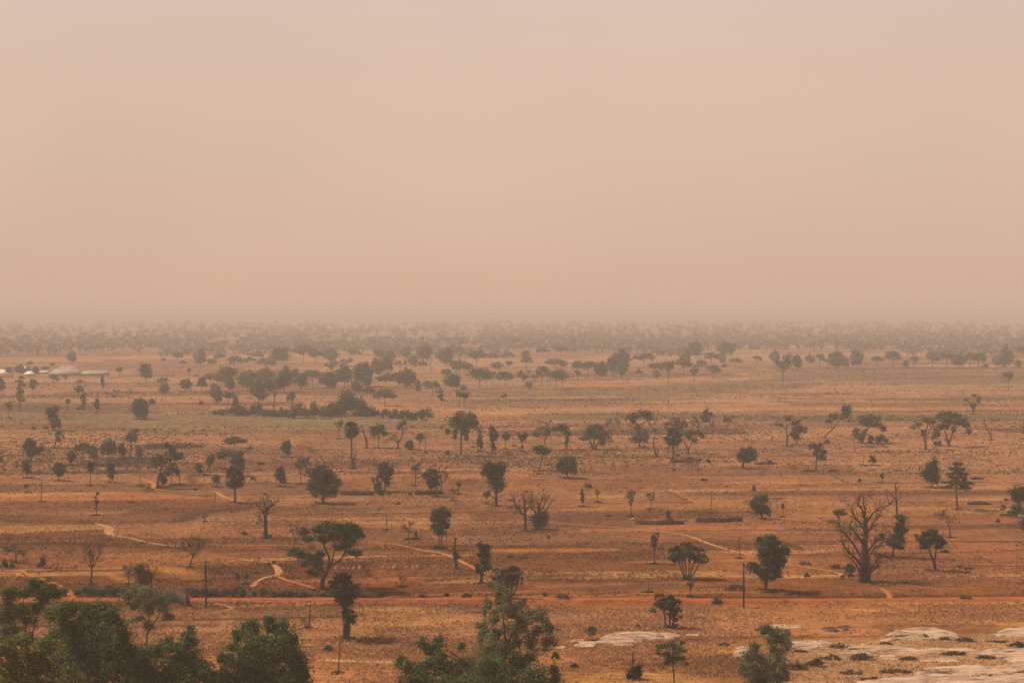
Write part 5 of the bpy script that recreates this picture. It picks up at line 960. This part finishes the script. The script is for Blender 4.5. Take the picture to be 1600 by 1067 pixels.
for px0, px1, y, lab in [(1180, 1210, 725, 'brush pile right of the round-topped dark tree'), (1255, 1271, 737, 'brush pile left of the sparse tree with dark ball'), (1296, 1307, 737, 'brush pile right of the sparse tree with dark ball'),
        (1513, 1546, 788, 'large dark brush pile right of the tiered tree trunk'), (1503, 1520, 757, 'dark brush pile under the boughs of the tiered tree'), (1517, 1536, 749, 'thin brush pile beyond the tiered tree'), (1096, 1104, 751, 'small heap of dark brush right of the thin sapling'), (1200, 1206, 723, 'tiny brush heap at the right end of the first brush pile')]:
    cx = (px0 + px1) / 2; X, D = gp(cx, y); s = D / F; w = (px1 - px0) * s; mb = MB()
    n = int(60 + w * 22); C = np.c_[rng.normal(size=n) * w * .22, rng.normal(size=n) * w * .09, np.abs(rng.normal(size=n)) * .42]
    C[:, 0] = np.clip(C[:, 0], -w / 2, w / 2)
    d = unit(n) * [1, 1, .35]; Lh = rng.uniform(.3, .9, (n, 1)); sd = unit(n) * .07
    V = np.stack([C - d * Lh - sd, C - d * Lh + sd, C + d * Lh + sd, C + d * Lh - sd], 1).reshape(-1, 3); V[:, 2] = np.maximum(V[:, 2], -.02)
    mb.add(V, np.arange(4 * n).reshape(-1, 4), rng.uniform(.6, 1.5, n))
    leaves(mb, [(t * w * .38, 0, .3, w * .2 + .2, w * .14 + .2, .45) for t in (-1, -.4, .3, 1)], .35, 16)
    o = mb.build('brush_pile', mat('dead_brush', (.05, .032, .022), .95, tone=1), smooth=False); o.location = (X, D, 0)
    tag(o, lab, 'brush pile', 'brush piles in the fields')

# termite mound
X, D = gp(1178, 767); mb = MB(); s = D / F
mb.tube([(0, 0, -.1), (.05, 0, 4 * s), (-.05, 0, 8 * s), (.1, 0, 11 * s)], [3.6 * s, 3 * s, 1.9 * s, .6 * s], 9)
mb.tube([(-2 * s, .2, -.1), (-2 * s, .2, 3 * s), (-1.6 * s, .2, 5.5 * s)], [2 * s, 1.5 * s, .5 * s], 7)
o = mb.build('termite_mound', mat('mound_earth', (.075, .045, .033), 1, noise=(1.5, .3), bump=.2)); o.location = (X, D, 0)
tag(o, 'dark pointed termite mound in the stubble above the bush-crowned tree', 'termite mound')

# straw heaps in a row, all alike
for i in range(20):
    x = 527 + i * 9.1 + rng.uniform(-2, 2); y = 888.5 - i * .18 + rng.uniform(-.5, .5); X, D = gp(x, y); mb = MB()
    if i == 0:
        mb.tube([(0, 0, -.05), (0, 0, .25), (.1, 0, .5), (.15, 0, .62)], [.62, .5, .26, .08], 8)
        n = 60; b = np.c_[rng.normal(size=(n, 2)) * .35, np.zeros(n)]; tp = np.c_[rng.normal(size=(n, 2)) * .25 + [.1, 0], rng.uniform(.4, .95, n)]
        sd = np.array([.04, 0, 0]); mb.add(np.stack([b - sd, b + sd, tp + sd * .4, tp - sd * .4], 1).reshape(-1, 3), np.arange(4 * n).reshape(-1, 4), rng.uniform(.7, 1.3, n))
        heap = mb.build('straw_heap', mat('straw', lin(214, 152, 96, KG), .95, tone=1), smooth=False); o = heap
    else:
        o = heap.copy(); COL.objects.link(o); o.rotation_euler = (0, 0, rng.uniform(0, 6)); k = rng.uniform(.5, .95); o.scale = (k, k, k)
    o.location = (X, D, 0)
    tag(o, 'small pale straw heap in the long row right of the great spreading tree', 'straw heap', 'straw heaps in a row')

# roadside hedges: each a run of leafy growth
def hedge(label, x0, x1, y, hp, lm):
    X0, D = gp(x0, y); X1, _ = gp(x1, y); s = D / F; L = X1 - X0; h = hp * s; mb = MB(); n = int(L / 1.1)
    cl = [(t * L, rng.normal() * .3, h * rng.uniform(.38, .55), 1.0, .9, h * rng.uniform(.42, .58)) for t in np.linspace(.02, .98, n)]
    leaves(mb, cl, .26, 15); o = mb.build('hedge', leaf(lm), smooth=False); o.location = (X0, D, 0); tag(o, label, 'hedge')
hedge('green roadside hedge behind the left foreground trees', 120, 233, 932, 17, 'green')
hedge('brown roadside hedge right of the utility pole', 326, 381, 932.5, 16, 'olive')
hedge('short brown hedge between the brick wall and utility pole', 292, 319, 932.5, 15, 'olive')
hedge('reddish dry hedge left of the footpath crossing', 40, 101, 931, 18, 'brown')
hedge('low hedge patch right of the sandy path end', 396, 426, 932.5, 12, 'olive')

# roofless mud brick walls by the road
def brick_wall():
    m = bpy.data.materials.new('mud_brick'); m.use_nodes = True; nt = m.node_tree; N = nt.nodes; L = nt.links; b = N['Principled BSDF']; b.inputs['Roughness'].default_value = .95
    tc = N.new('ShaderNodeTexCoord'); br = N.new('ShaderNodeTexBrick'); br.inputs['Scale'].default_value = 1.6
    mp = N.new('ShaderNodeMapping'); mp.inputs['Rotation'].default_value = (radians(90), 0, 0)
    br.inputs['Color1'].default_value = (.075, .040, .024, 1); br.inputs['Color2'].default_value = (.058, .032, .021, 1); br.inputs['Mortar'].default_value = (.05, .032, .022, 1)
    L.new(tc.outputs['Object'], mp.inputs[0]); L.new(mp.outputs[0], br.inputs['Vector']); L.new(br.outputs['Color'], b.inputs['Base Color'])
    a = np.array(gp(240, 938.5)); c = np.array(gp(276, 941)); e = np.array(gp(292, 947.5)); f = np.array(gp(250, 944))
    root = empty('mud_brick_wall', (c[0], c[1], 0)); tag(root, 'roofless grey mud brick wall at the road behind the left foreground', 'brick wall')
    for p, q, h, nm in ((a, c, 2.5, 'long_wall'), (c, e, 2.6, 'end_wall')):
        mb = MB(); d = q - p; Ln = np.linalg.norm(d); n = 12; ang = math.atan2(d[1], d[0])
        for i in range(n):
            t = (i + .5) / n; mid = p + d * t - c
            mb.box(mid[0], mid[1], -.05, Ln / n * .998, .4, h + rng.uniform(-.1, .05), ang)
        mb.build(nm, m, root, smooth=False)
    mb = MB(); g = e - c; mb.box(g[0] + .35, g[1] + .1, -.05, .45, .5, 1.75, .3); mb.build('pillar', m, root, smooth=False)
brick_wall()

# utility poles
def pole(x, y, top, label):
    X, D = gp(x, y); s = D / F; h = (y - top) * s; root = empty('utility_pole', (X, D, 0)); tag(root, label, 'utility pole', 'utility poles along the road')
    mb = MB(); mb.tube([(0, 0, -.4), (0, 0, h * .5), (0, 0, h)], [.2, .17, .13], 10); mb.build('pole', mat('pole_wood', (.045, .032, .026), .85, noise=(4, .3)), root)
    mb = MB(); mb.box(0, .12, h - .75, .1, 1.3, .12, .25); mb.build('crossarm', MATS['pole_wood'], root, smooth=False)
    for q in (-.5, .5):
        mb = MB(); mb.tube([(-.25 * q, q + .12, h - .63), (-.25 * q, q + .12, h - .52), (-.25 * q, q + .12, h - .4)], [.03, .07, .05], 8); mb.build('insulator', mat('porcelain', (.16, .12, .1), .4), root)
    mb = MB(); mb.tube([(.02, 0, h), (.05, 0, h + .16)], [.05, .09], 8); mb.build('cap', MATS['porcelain'], root)
pole(322, 948, 876, 'dark wooden utility pole beside the roofless brick wall')
pole(1162, 949, 878, 'dark wooden utility pole left of the tall dense green tree')
X, D = gp(336.5, 781.5); mb = MB(); mb.tube([(0, 0, -.2), (.03, 0, 1), (0, 0, 1.9), (.25, 0, 2.1)], [.14, .13, .11, .07], 7); mb.tube([(0, 0, 1.5), (-.18, .1, 1.8)], [.05, .03], 5)
o = mb.build('wooden_post', MATS['pole_wood']); o.location = (X, D, 0); tag(o, 'dark wooden post beside the sandy track left of the fan palm', 'post')
for x, y, h, lab in [(856, 728, 1.2, 'left of two short dark stumps right of the leaning green tree'), (862, 728, 1.0, 'right of two short dark stumps right of the leaning green tree'), (842, 758, 1.1, 'short dark stump below the leaning green tree')]:
    X, D = gp(x, y); mb = MB(); mb.tube([(0, 0, -.1), (0, 0, h * .6), (.1, 0, h)], [.28, .2, .12], 7); mb.tube([(.02, 0, h * .55), (.3, .1, h * .85)], [.09, .04], 5)
    o = mb.build('tree_stump', bark()); o.location = (X, D, 0); tag(o, lab, 'stump')

# people
def person(x, y, label, shirt, legs, bend=0.0):
    X, D = gp(x, y); root_mb = MB(); lean = bend
    def tube(mb, P, R): mb.tube(P, R, 8)
    # one skinned body
    me = bpy.data.meshes.new('person'); sx = lean
    J = [(0, 0, .95), (sx * .3, 0, 1.2), (sx * .55, 0, 1.42), (sx * .62, -.01, 1.5), (sx * .7, -.02, 1.6), (sx * .72, -.03, 1.72),
         (.1, 0, .9), (.11, -.12, .5), (.11, -.05, .06), (.12, -.2, .03), (-.1, 0, .9), (-.11, .12, .5), (-.11, .2, .06), (-.12, .06, .03),
         (.19 + sx * .5, 0, 1.4), (.27 + sx * .5, -.06, 1.14), (.25 + sx * .6, -.22, .96), (-.19 + sx * .5, 0, 1.4), (-.27 + sx * .5, .02, 1.14), (-.27 + sx * .6, -.14, .95)]
    E = [(0, 1), (1, 2), (2, 3), (3, 4), (4, 5), (0, 6), (6, 7), (7, 8), (8, 9), (0, 10), (10, 11), (11, 12), (12, 13), (2, 14), (14, 15), (15, 16), (2, 17), (17, 18), (18, 19)]
    R = [.13, .12, .12, .055, .095, .07, .085, .06, .04, .03, .085, .06, .04, .03, .06, .042, .035, .06, .042, .035]
    me.from_pydata(J, E, []); o = bpy.data.objects.new('person', me); COL.objects.link(o); o.location = (X, D, 0)
    md = o.modifiers.new('Skin', 'SKIN'); o.modifiers.new('Subdivision', 'SUBSURF').levels = 1
    if not me.skin_vertices: me.skin_vertices.new()
    for v, r in zip(me.skin_vertices[0].data, R): v.radius = (r, r)
    me.skin_vertices[0].data[0].use_root = True
    me.materials.append(mat('dark_skin', (.04, .022, .015), .6)); tag(o, label, 'person')
    mb = MB(); tube(mb, [(0, 0, .88), (sx * .3, 0, 1.15), (sx * .52, 0, 1.38), (sx * .6, 0, 1.48)], [.2, .18, .2, .09])
    for s in (1, -1): tube(mb, [(.14 * s + sx * .5, 0, 1.42), (.24 * s + sx * .5, -.02, 1.24)], [.085, .08])
    mb.build('shirt', shirt, o)
    mb = MB(); tube(mb, [(0, 0, .98), (.1, 0, .9), (.11, -.12, .5), (.11, -.06, .12)], [.14, .12, .09, .08]); tube(mb, [(0, 0, .98), (-.1, 0, .9), (-.11, .12, .5), (-.11, .19, .12)], [.14, .12, .09, .08])
    mb.build('trousers', legs, o)
person(574, 790, 'person in white top and dark trousers crossing the stubble', mat('white_cloth', (.75, .72, .68), .9), mat('dark_cloth', (.03, .03, .035), .9), .15)
person(1202.5, 810, 'person in dark clothes standing under the bush-crowned tree', mat('brown_cloth', (.045, .03, .025), .9), MATS['dark_cloth'])
def sack(x, y, lab, m, sz):
    X, D = gp(x, y); mb = MB(); mb.tube([(-sz, 0, sz * .5), (-sz * .6, 0, sz * .55), (0, 0, sz * .6), (sz * .6, .05, sz * .5), (sz, 0, sz * .4)], [sz * .15, sz * .5, sz * .6, sz * .5, sz * .12], 9)
    o = mb.build('sack', m); o.location = (X, D, 0); tag(o, lab, 'sack')
sack(1201, 811, 'white sack lying at the feet of the dark-clothed person', MATS['white_cloth'], .42)
sack(1071, 814.5, 'small bluish bundle between the two stalk stacks', mat('blue_cloth', (.12, .14, .17), .9), .6)
sack(989, 813.5, 'pale straw bundle at the left end of the long stalk stack', mat('pale_straw', lin(230, 176, 112, KG), .95), .7)

# ---- the compound far left
TIN = mat('pale_tin', (.52, .42, .34), .5, noise=(.35, .25)); RUST = mat('rusty_tin', (.42, .235, .135), .6, noise=(.3, .35)); GREYTIN = mat('grey_tin', (.36, .27, .20), .55, noise=(.3, .3)); BRIGHT = mat('bright_tin', (.8, .72, .62), .45, noise=(.4, .1)); MUD = mat('mud_plaster', (.23, .13, .08), .95, noise=(.5, .25)); DOOR = mat('dark_opening', (.03, .02, .016), .8)
def house(label, x0, x1, ybase, ywall, yroof, depth, roof, hip=.25, wallm=None, doors=1):
    X0, D = gp(x0, ybase); X1, _ = gp(x1, ybase); s = D / F; w = X1 - X0; hw = (ybase - ywall) * s; hr = (ybase - yroof) * s - hw
    rt = empty('mud_house', ((X0 + X1) / 2, D, 0)); tag(rt, label, 'house', 'houses of the far compound'); mb = MB()
    mb.box(0, depth / 2, -.1, w * .95, depth, hw + .1); wl = mb.build('wall', wallm or MUD, rt, smooth=False)
    a, b = w / 2, depth / 2; o = .4; r = a * (1 - hip * 2); mb = MB()
    mb.add([(-a, -o, hw), (a, -o, hw), (a, depth + o, hw), (-a, depth + o, hw), (-r, b, hw + hr), (r, b, hw + hr), (-a, -o, hw - .12), (a, -o, hw - .12), (a, depth + o, hw - .12), (-a, depth + o, hw - .12)],
           [(0, 1, 5, 4), (2, 3, 4, 5), (6, 7, 1, 0), (7, 8, 2, 1), (8, 9, 3, 2), (9, 6, 0, 3), (9, 8, 7, 6)]); mb.add([(a, -o, hw), (a, depth + o, hw), (r, b, hw + hr), (-a, depth + o, hw), (-a, -o, hw), (-r, b, hw + hr)], [(0, 1, 2), (3, 4, 5)])
    mb.build('roof', roof, rt, smooth=False)
    for k in range(doors):
        mb = MB(); mb.box(w * .9 * ((k + .5) / doors - .5), -.03, 0, 1.0, .1, min(1.9, hw * .8)); mb.build('door', DOOR, rt, smooth=False)
house('largest tin-roofed house of the compound with pale front roof', 74, 128, 587, 584.5, 575.5, 12, GREYTIN, .2, doors=3)
house('house with rust-orange roof rising behind the largest house', 83, 122, 584, 580, 572.2, 16, RUST, .22)
house('long low house with tin roof at the right end of the compound', 126, 168, 587, 584.2, 579, 8, GREYTIN, .04, doors=4)
house('small hut with bright white roof in front of compound trees', 36.5, 53, 587, 585, 580, 7, BRIGHT, .3)
house('house with white roof at the left edge of the compound', -14, 9, 589, 585.5, 577.5, 9, BRIGHT, .15)
house('low tan hut between the trees and the largest house', 60, 76, 584, 582, 579, 6, TIN, .1)
house('white-roofed house half hidden behind the compound trees', 19, 46, 578, 576.4, 572.8, 8, BRIGHT, .2)
wall_line('mud_wall', 'tan mud compound wall at the left edge', 'mud wall', [(-10, 590), (21, 590.5)], 3.6, 1.2, (178, 120, 78), .06)

# ---- granite outcrops
def rock_mat():
    m = bpy.data.materials.new('granite'); m.use_nodes = True; nt = m.node_tree; N = nt.nodes; L = nt.links; b = N['Principled BSDF']; b.inputs['Roughness'].default_value = .85; b.inputs['Specular IOR Level'].default_value = .15
    tc = N.new('ShaderNodeTexCoord'); mp = N.new('ShaderNodeMapping'); mp.inputs['Scale'].default_value = (.14, .75, .9); L.new(tc.outputs['Object'], mp.inputs[0])
    nz = N.new('ShaderNodeTexNoise'); nz.inputs['Scale'].default_value = 1.0; nz.inputs['Detail'].default_value = 7; nz.inputs['Roughness'].default_value = .65; L.new(mp.outputs[0], nz.inputs['Vector'])
    cr = N.new('ShaderNodeValToRGB'); e = cr.color_ramp.elements; e[0].position = .37; e[0].color = (.085, .05, .032, 1); e[1].position = .55; e[1].color = (.53, .335, .215, 1)
    q = cr.color_ramp.elements.new(.45); q.color = (.36, .21, .13, 1); q = cr.color_ramp.elements.new(.72); q.color = (.62, .41, .275, 1)
    L.new(nz.outputs[0], cr.inputs[0])
    n2 = N.new('ShaderNodeTexNoise'); n2.inputs['Scale'].default_value = 2.2; n2.inputs['Detail'].default_value = 6; L.new(tc.outputs['Object'], n2.inputs['Vector'])
    mr = N.new('ShaderNodeMapRange'); mr.inputs[1].default_value = .3; mr.inputs[2].default_value = .7; mr.inputs[3].default_value = .82; mr.inputs[4].default_value = 1.12; L.new(n2.outputs[0], mr.inputs[0])
    v = N.new('ShaderNodeVectorMath'); v.operation = 'SCALE'; L.new(cr.outputs[0], v.inputs[0]); L.new(mr.outputs[0], v.inputs['Scale']); L.new(v.outputs[0], b.inputs['Base Color'])
    bp = N.new('ShaderNodeBump'); bp.inputs['Distance'].default_value = .25; L.new(nz.outputs[0], bp.inputs['Height']); L.new(bp.outputs[0], b.inputs['Normal']); return m
ROCK = rock_mat()
def slab(label, poly, h, steep=.5, dark=False):
    q0 = np.array(poly, float); m0 = q0.mean(0)
    if m0[0] > 1140: q0 = m0 + (q0 - m0) * [1.24, 1.65]
    P = np.array([gp(*p) for p in q0]); x0, y0 = P.min(0); x1, y1 = P.max(0); nx = int(np.clip((x1 - x0) / .28, 24, 130)); ny = int(np.clip((y1 - y0) / .28, 14, 90))
    gx, gy = np.meshgrid(np.linspace(x0 - .3, x1 + .3, nx), np.linspace(y0 - .3, y1 + .3, ny)); fx, fy = gx.ravel(), gy.ravel()
    wob = (vnoise(fx, fy, 5, 1.6, 81) - .5) * 2.2 + (vnoise(fx, fy, 1.4, .7, 82) - .5) * .9; h *= .55
    ins = np.zeros(len(fx), bool); dist = np.full(len(fx), 1e9); n = len(P)
    for i in range(n):
        a, b = P[i], P[(i + 1) % n]; c = (a[1] > fy) != (b[1] > fy); ins ^= c & (fx < (b[0] - a[0]) * (fy - a[1]) / (b[1] - a[1] + 1e-12) + a[0])
        d = b - a; t = np.clip(((fx - a[0]) * d[0] + (fy - a[1]) * d[1]) / (d @ d + 1e-12), 0, 1); dist = np.minimum(dist, np.hypot(fx - a[0] - t * d[0], fy - a[1] - t * d[1]))
    sd = np.where(ins, dist, -dist) + wob * .75 + .15
    dm = max(sd.max(), .5); q = np.clip(sd / (dm * steep), 0, 1)
    z = h * (1 - (1 - q) ** 2) * (.72 + .4 * vnoise(fx, fy, 3.5, 2, 83)) + (vnoise(fx, fy, 1.2, .5, 84) - .5) * .16 * (q > 0) + np.where(sd > 0, .05, -.45)
    led = fy + 2.4 * (vnoise(fx, fy, 6, 6, 86) - .5) + .8 * (vnoise(fx, fy, 1.8, 1.5, 87) - .5)          # ledges: broken steps that face the near side
    per = max(1.5, (y1 - y0) / 4); fr_ = (led / per) % 1; k_ = np.floor(led / per)
    amp = .62 * h * (.4 + .9 * ((np.sin(k_ * 12.99) * 43758.5) % 1)) * np.clip(vnoise(fx, fy, 7, 3, 88) * 2.2 - .5, 0, 1)
    z += amp * (np.clip(fr_ / .12, 0, 1) - fr_) * np.clip(q * 3, 0, 1)
    gap = vnoise(fx, fy, 4.5, 1.3, 89) * .65 + vnoise(fx, fy, 1.2, .5, 85) * .35; z -= np.clip(((.47 if dark else .38) - gap) * 9, 0, 1) * (z + .12)
    keep = (sd > -.5).reshape(ny, nx); i = (np.arange(ny - 1)[:, None] * nx + np.arange(nx - 1)[None]); k = keep[:-1, :-1] | keep[1:, 1:] | keep[1:, :-1] | keep[:-1, 1:]
    i = i[k]; mb = MB(); o = np.array([(x0 + x1) / 2, (y0 + y1) / 2, 0]); mb.add(np.c_[fx, fy, z] - o, np.stack([i, i + 1, i + nx + 1, i + nx], 1))
    ob = mb.build('rock_slab', mat('dark_rock', (.105, .068, .048), .9, noise=(1.2, .5), bump=.2) if dark else ROCK); ob.location = o
    tag(ob, label, 'rock', 'granite outcrops')
slab('main pale granite dome in the near grass', [(934, 1002), (945, 996), (965, 991), (990, 988), (1015, 989), (1040, 991), (1062, 994), (1050, 997), (1051, 999), (1030, 1001), (1000, 1004), (970, 1006), (945, 1006)], 1.7, .8)
slab('pale rounded slab left of the main granite dome', [(890, 1010), (905, 1006), (922, 1004), (937, 1005), (940, 1008), (930, 1012), (908, 1012)], .5, .8)
slab('thin pale slab below the main granite dome', [(940, 1009), (960, 1007), (986, 1006), (986, 1008.5), (960, 1010), (945, 1011)], .22)
slab('narrow pale slab behind the small palm bush', [(880, 1004), (895, 1001), (916, 999), (916, 1001), (896, 1004)], .3)
slab('small pale slab at the left foot of the granite dome', [(868, 1012), (880, 1009), (884, 1011), (872, 1013)], .2)
slab('thin pale slab right of the main granite dome', [(1068, 991.5), (1085, 990), (1099, 991), (1095, 993.5), (1072, 993.5)], .3)
slab('pale low rock beside the yellow grass left of the foreground tree', [(1146, 1022), (1158, 1015), (1172, 1016), (1172, 1024), (1155, 1027)], .5)
slab('rough rock slab right of the drooping foreground tree', [(1236, 1006), (1262, 1003), (1292, 1005), (1284, 1010), (1265, 1014), (1246, 1012)], .35)
slab('broken pale rock edge behind the drooping foreground tree', [(1180, 979), (1215, 976.5), (1245, 977), (1240, 980), (1200, 982)], .25)
slab('dark broken rocks left of the long pale boulder', [(1286, 983), (1300, 981), (1322, 980.5), (1326, 983), (1306, 985), (1290, 985)], .8, .4, True)
slab('long pale boulder with a dark hollow at right', [(1388, 998), (1396, 992), (1420, 988), (1455, 987), (1480, 990), (1486, 995), (1460, 997), (1420, 997), (1398, 1000)], 1.05, .6)
slab('first low rock strip below the long boulder', [(1326, 1014), (1360, 1009), (1395, 1012), (1440, 1014), (1500, 1013), (1502, 1016), (1420, 1019), (1335, 1018)], .35)
slab('short low rock strip at the left under the first strip', [(1366, 1028), (1395, 1025), (1402, 1029), (1374, 1032)], .25)
slab('thin rock strip in the middle of the brown brush', [(1436, 1031), (1478, 1029), (1496, 1033), (1460, 1034)], .2)
slab('white jagged rock at the right edge', [(1532, 1022), (1560, 1018), (1610, 1019), (1610, 1031), (1582, 1033), (1560, 1027)], .6)
slab('pale rock shelf with dark overhang near the bottom right', [(1432, 1051), (1470, 1046), (1520, 1044), (1562, 1044), (1575, 1049), (1558, 1054), (1500, 1052), (1460, 1054)], .85, .35)
slab('broad cracked rock shelf in the bottom right corner', [(1368, 1066), (1400, 1061), (1450, 1059), (1520, 1057), (1610, 1060), (1610, 1083), (1350, 1083)], .55, .3)
slab('pale rock at the right edge beside dry grass', [(1552, 991), (1575, 985), (1612, 982), (1612, 991), (1580, 993)], .55)
slab('pale low slab under the white jagged rock', [(1570, 1040), (1612, 1037), (1612, 1046), (1585, 1046)], .35)

# ------------------------------------------------------------------ light, sky, air, camera
ELEV, AZ = radians(52), math.atan2(-1.0, .32)         # sun stands to the left, a little beyond the scene
sv = np.array([sin(AZ) * cos(ELEV), cos(AZ) * cos(ELEV), sin(ELEV)])
sun = bpy.data.lights.new('sun', 'SUN'); sun.energy = 4.7; sun.angle = radians(.6); sun.color = (1, .92, .79)
so = bpy.data.objects.new('sun', sun); COL.objects.link(so)
from mathutils import Vector
so.rotation_euler = Vector(-sv).to_track_quat('-Z', 'Y').to_euler(); so.location = (-200, 300, 400)

w = bpy.data.worlds.new('World'); sc.world = w; w.use_nodes = True; nt = w.node_tree; N = nt.nodes; L = nt.links
bg = N['Background']; bg.inputs[1].default_value = 1.0
sky = N.new('ShaderNodeTexSky'); sky.sky_type = 'NISHITA'; sky.sun_disc = False; sky.sun_elevation = ELEV; sky.sun_rotation = AZ; sky.dust_density = 8
tc = N.new('ShaderNodeTexCoord'); sx = N.new('ShaderNodeSeparateXYZ'); L.new(tc.outputs['Generated'], sx.inputs[0])
rp = N.new('ShaderNodeValToRGB'); el = rp.color_ramp.elements                       # airborne dust: thick and tan at the horizon, thinner above
stops = [(0, (217, 182, 155)), (.03, (220, 186, 160)), (.08, (223, 192, 167)), (.13, (224, 196, 174)), (.185, (223, 198, 181)), (.4, (178, 158, 142)), (1, (118, 112, 108))]
el[0].position = 0; el[0].color = lin(*stops[0][1]); el[1].position = 1; el[1].color = lin(*stops[-1][1])
for p, c in stops[1:-1]: q = el.new(p); q.color = lin(*c)
L.new(sx.outputs['Z'], rp.inputs[0])
sk = N.new('ShaderNodeVectorMath'); sk.operation = 'SCALE'; sk.inputs['Scale'].default_value = .06; L.new(sky.outputs[0], sk.inputs[0])
mx = N.new('ShaderNodeMix'); mx.data_type = 'RGBA'; mx.inputs['Factor'].default_value = .93
nz = N.new('ShaderNodeTexNoise'); nz.inputs['Scale'].default_value = 5; nz.inputs['Detail'].default_value = 3; L.new(tc.outputs['Generated'], nz.inputs['Vector'])
mr = N.new('ShaderNodeMapRange'); mr.inputs[1].default_value = .3; mr.inputs[2].default_value = .7; mr.inputs[3].default_value = .965; mr.inputs[4].default_value = 1.03; L.new(nz.outputs[0], mr.inputs[0])
dv = N.new('ShaderNodeVectorMath'); dv.operation = 'SCALE'; L.new(rp.outputs[0], dv.inputs[0]); L.new(mr.outputs[0], dv.inputs['Scale'])      # dust lies unevenly in the air
L.new(sk.outputs[0], mx.inputs['A']); L.new(dv.outputs[0], mx.inputs['B']); L.new(mx.outputs['Result'], bg.inputs[0])

mb = MB(); mb.box(0, 15500, -1, 110000, 33000, 67)
hm = bpy.data.materials.new('dusty_air'); hm.use_nodes = True; nt = hm.node_tree; nt.nodes.remove(nt.nodes['Principled BSDF'])
pv = nt.nodes.new('ShaderNodeVolumePrincipled'); pv.inputs['Color'].default_value = (.98, .805, .70, 1); pv.inputs['Density'].default_value = .00029; pv.inputs['Anisotropy'].default_value = 0
nt.links.new(pv.outputs[0], nt.nodes['Material Output'].inputs['Volume'])
tag(mb.build('haze', hm, smooth=False), kind='stuff')

cam = bpy.data.cameras.new('camera'); co = bpy.data.objects.new('camera', cam); COL.objects.link(co)
cam.sensor_width = 36; cam.lens = 60; cam.clip_end = 80000; cam.clip_start = .5; co.location = (0, 0, H); co.rotation_euler = (radians(90), 0, 0); cam.shift_y = -(533.5 - YH) / 1600
sc.camera = co
sc.render.engine = 'CYCLES'; cy = sc.cycles; cy.use_denoising = True; cy.denoising_input_passes = 'RGB_ALBEDO_NORMAL'; cy.denoising_prefilter = 'ACCURATE'; cy.use_adaptive_sampling = False; cy.max_bounces = 5; cy.diffuse_bounces = 2; cy.volume_bounces = 0; cy.transmission_bounces = 3
sc.view_settings.view_transform = 'Standard'; sc.view_settings.look = 'None'; sc.view_settings.exposure = 0; sc.view_settings.gamma = 1
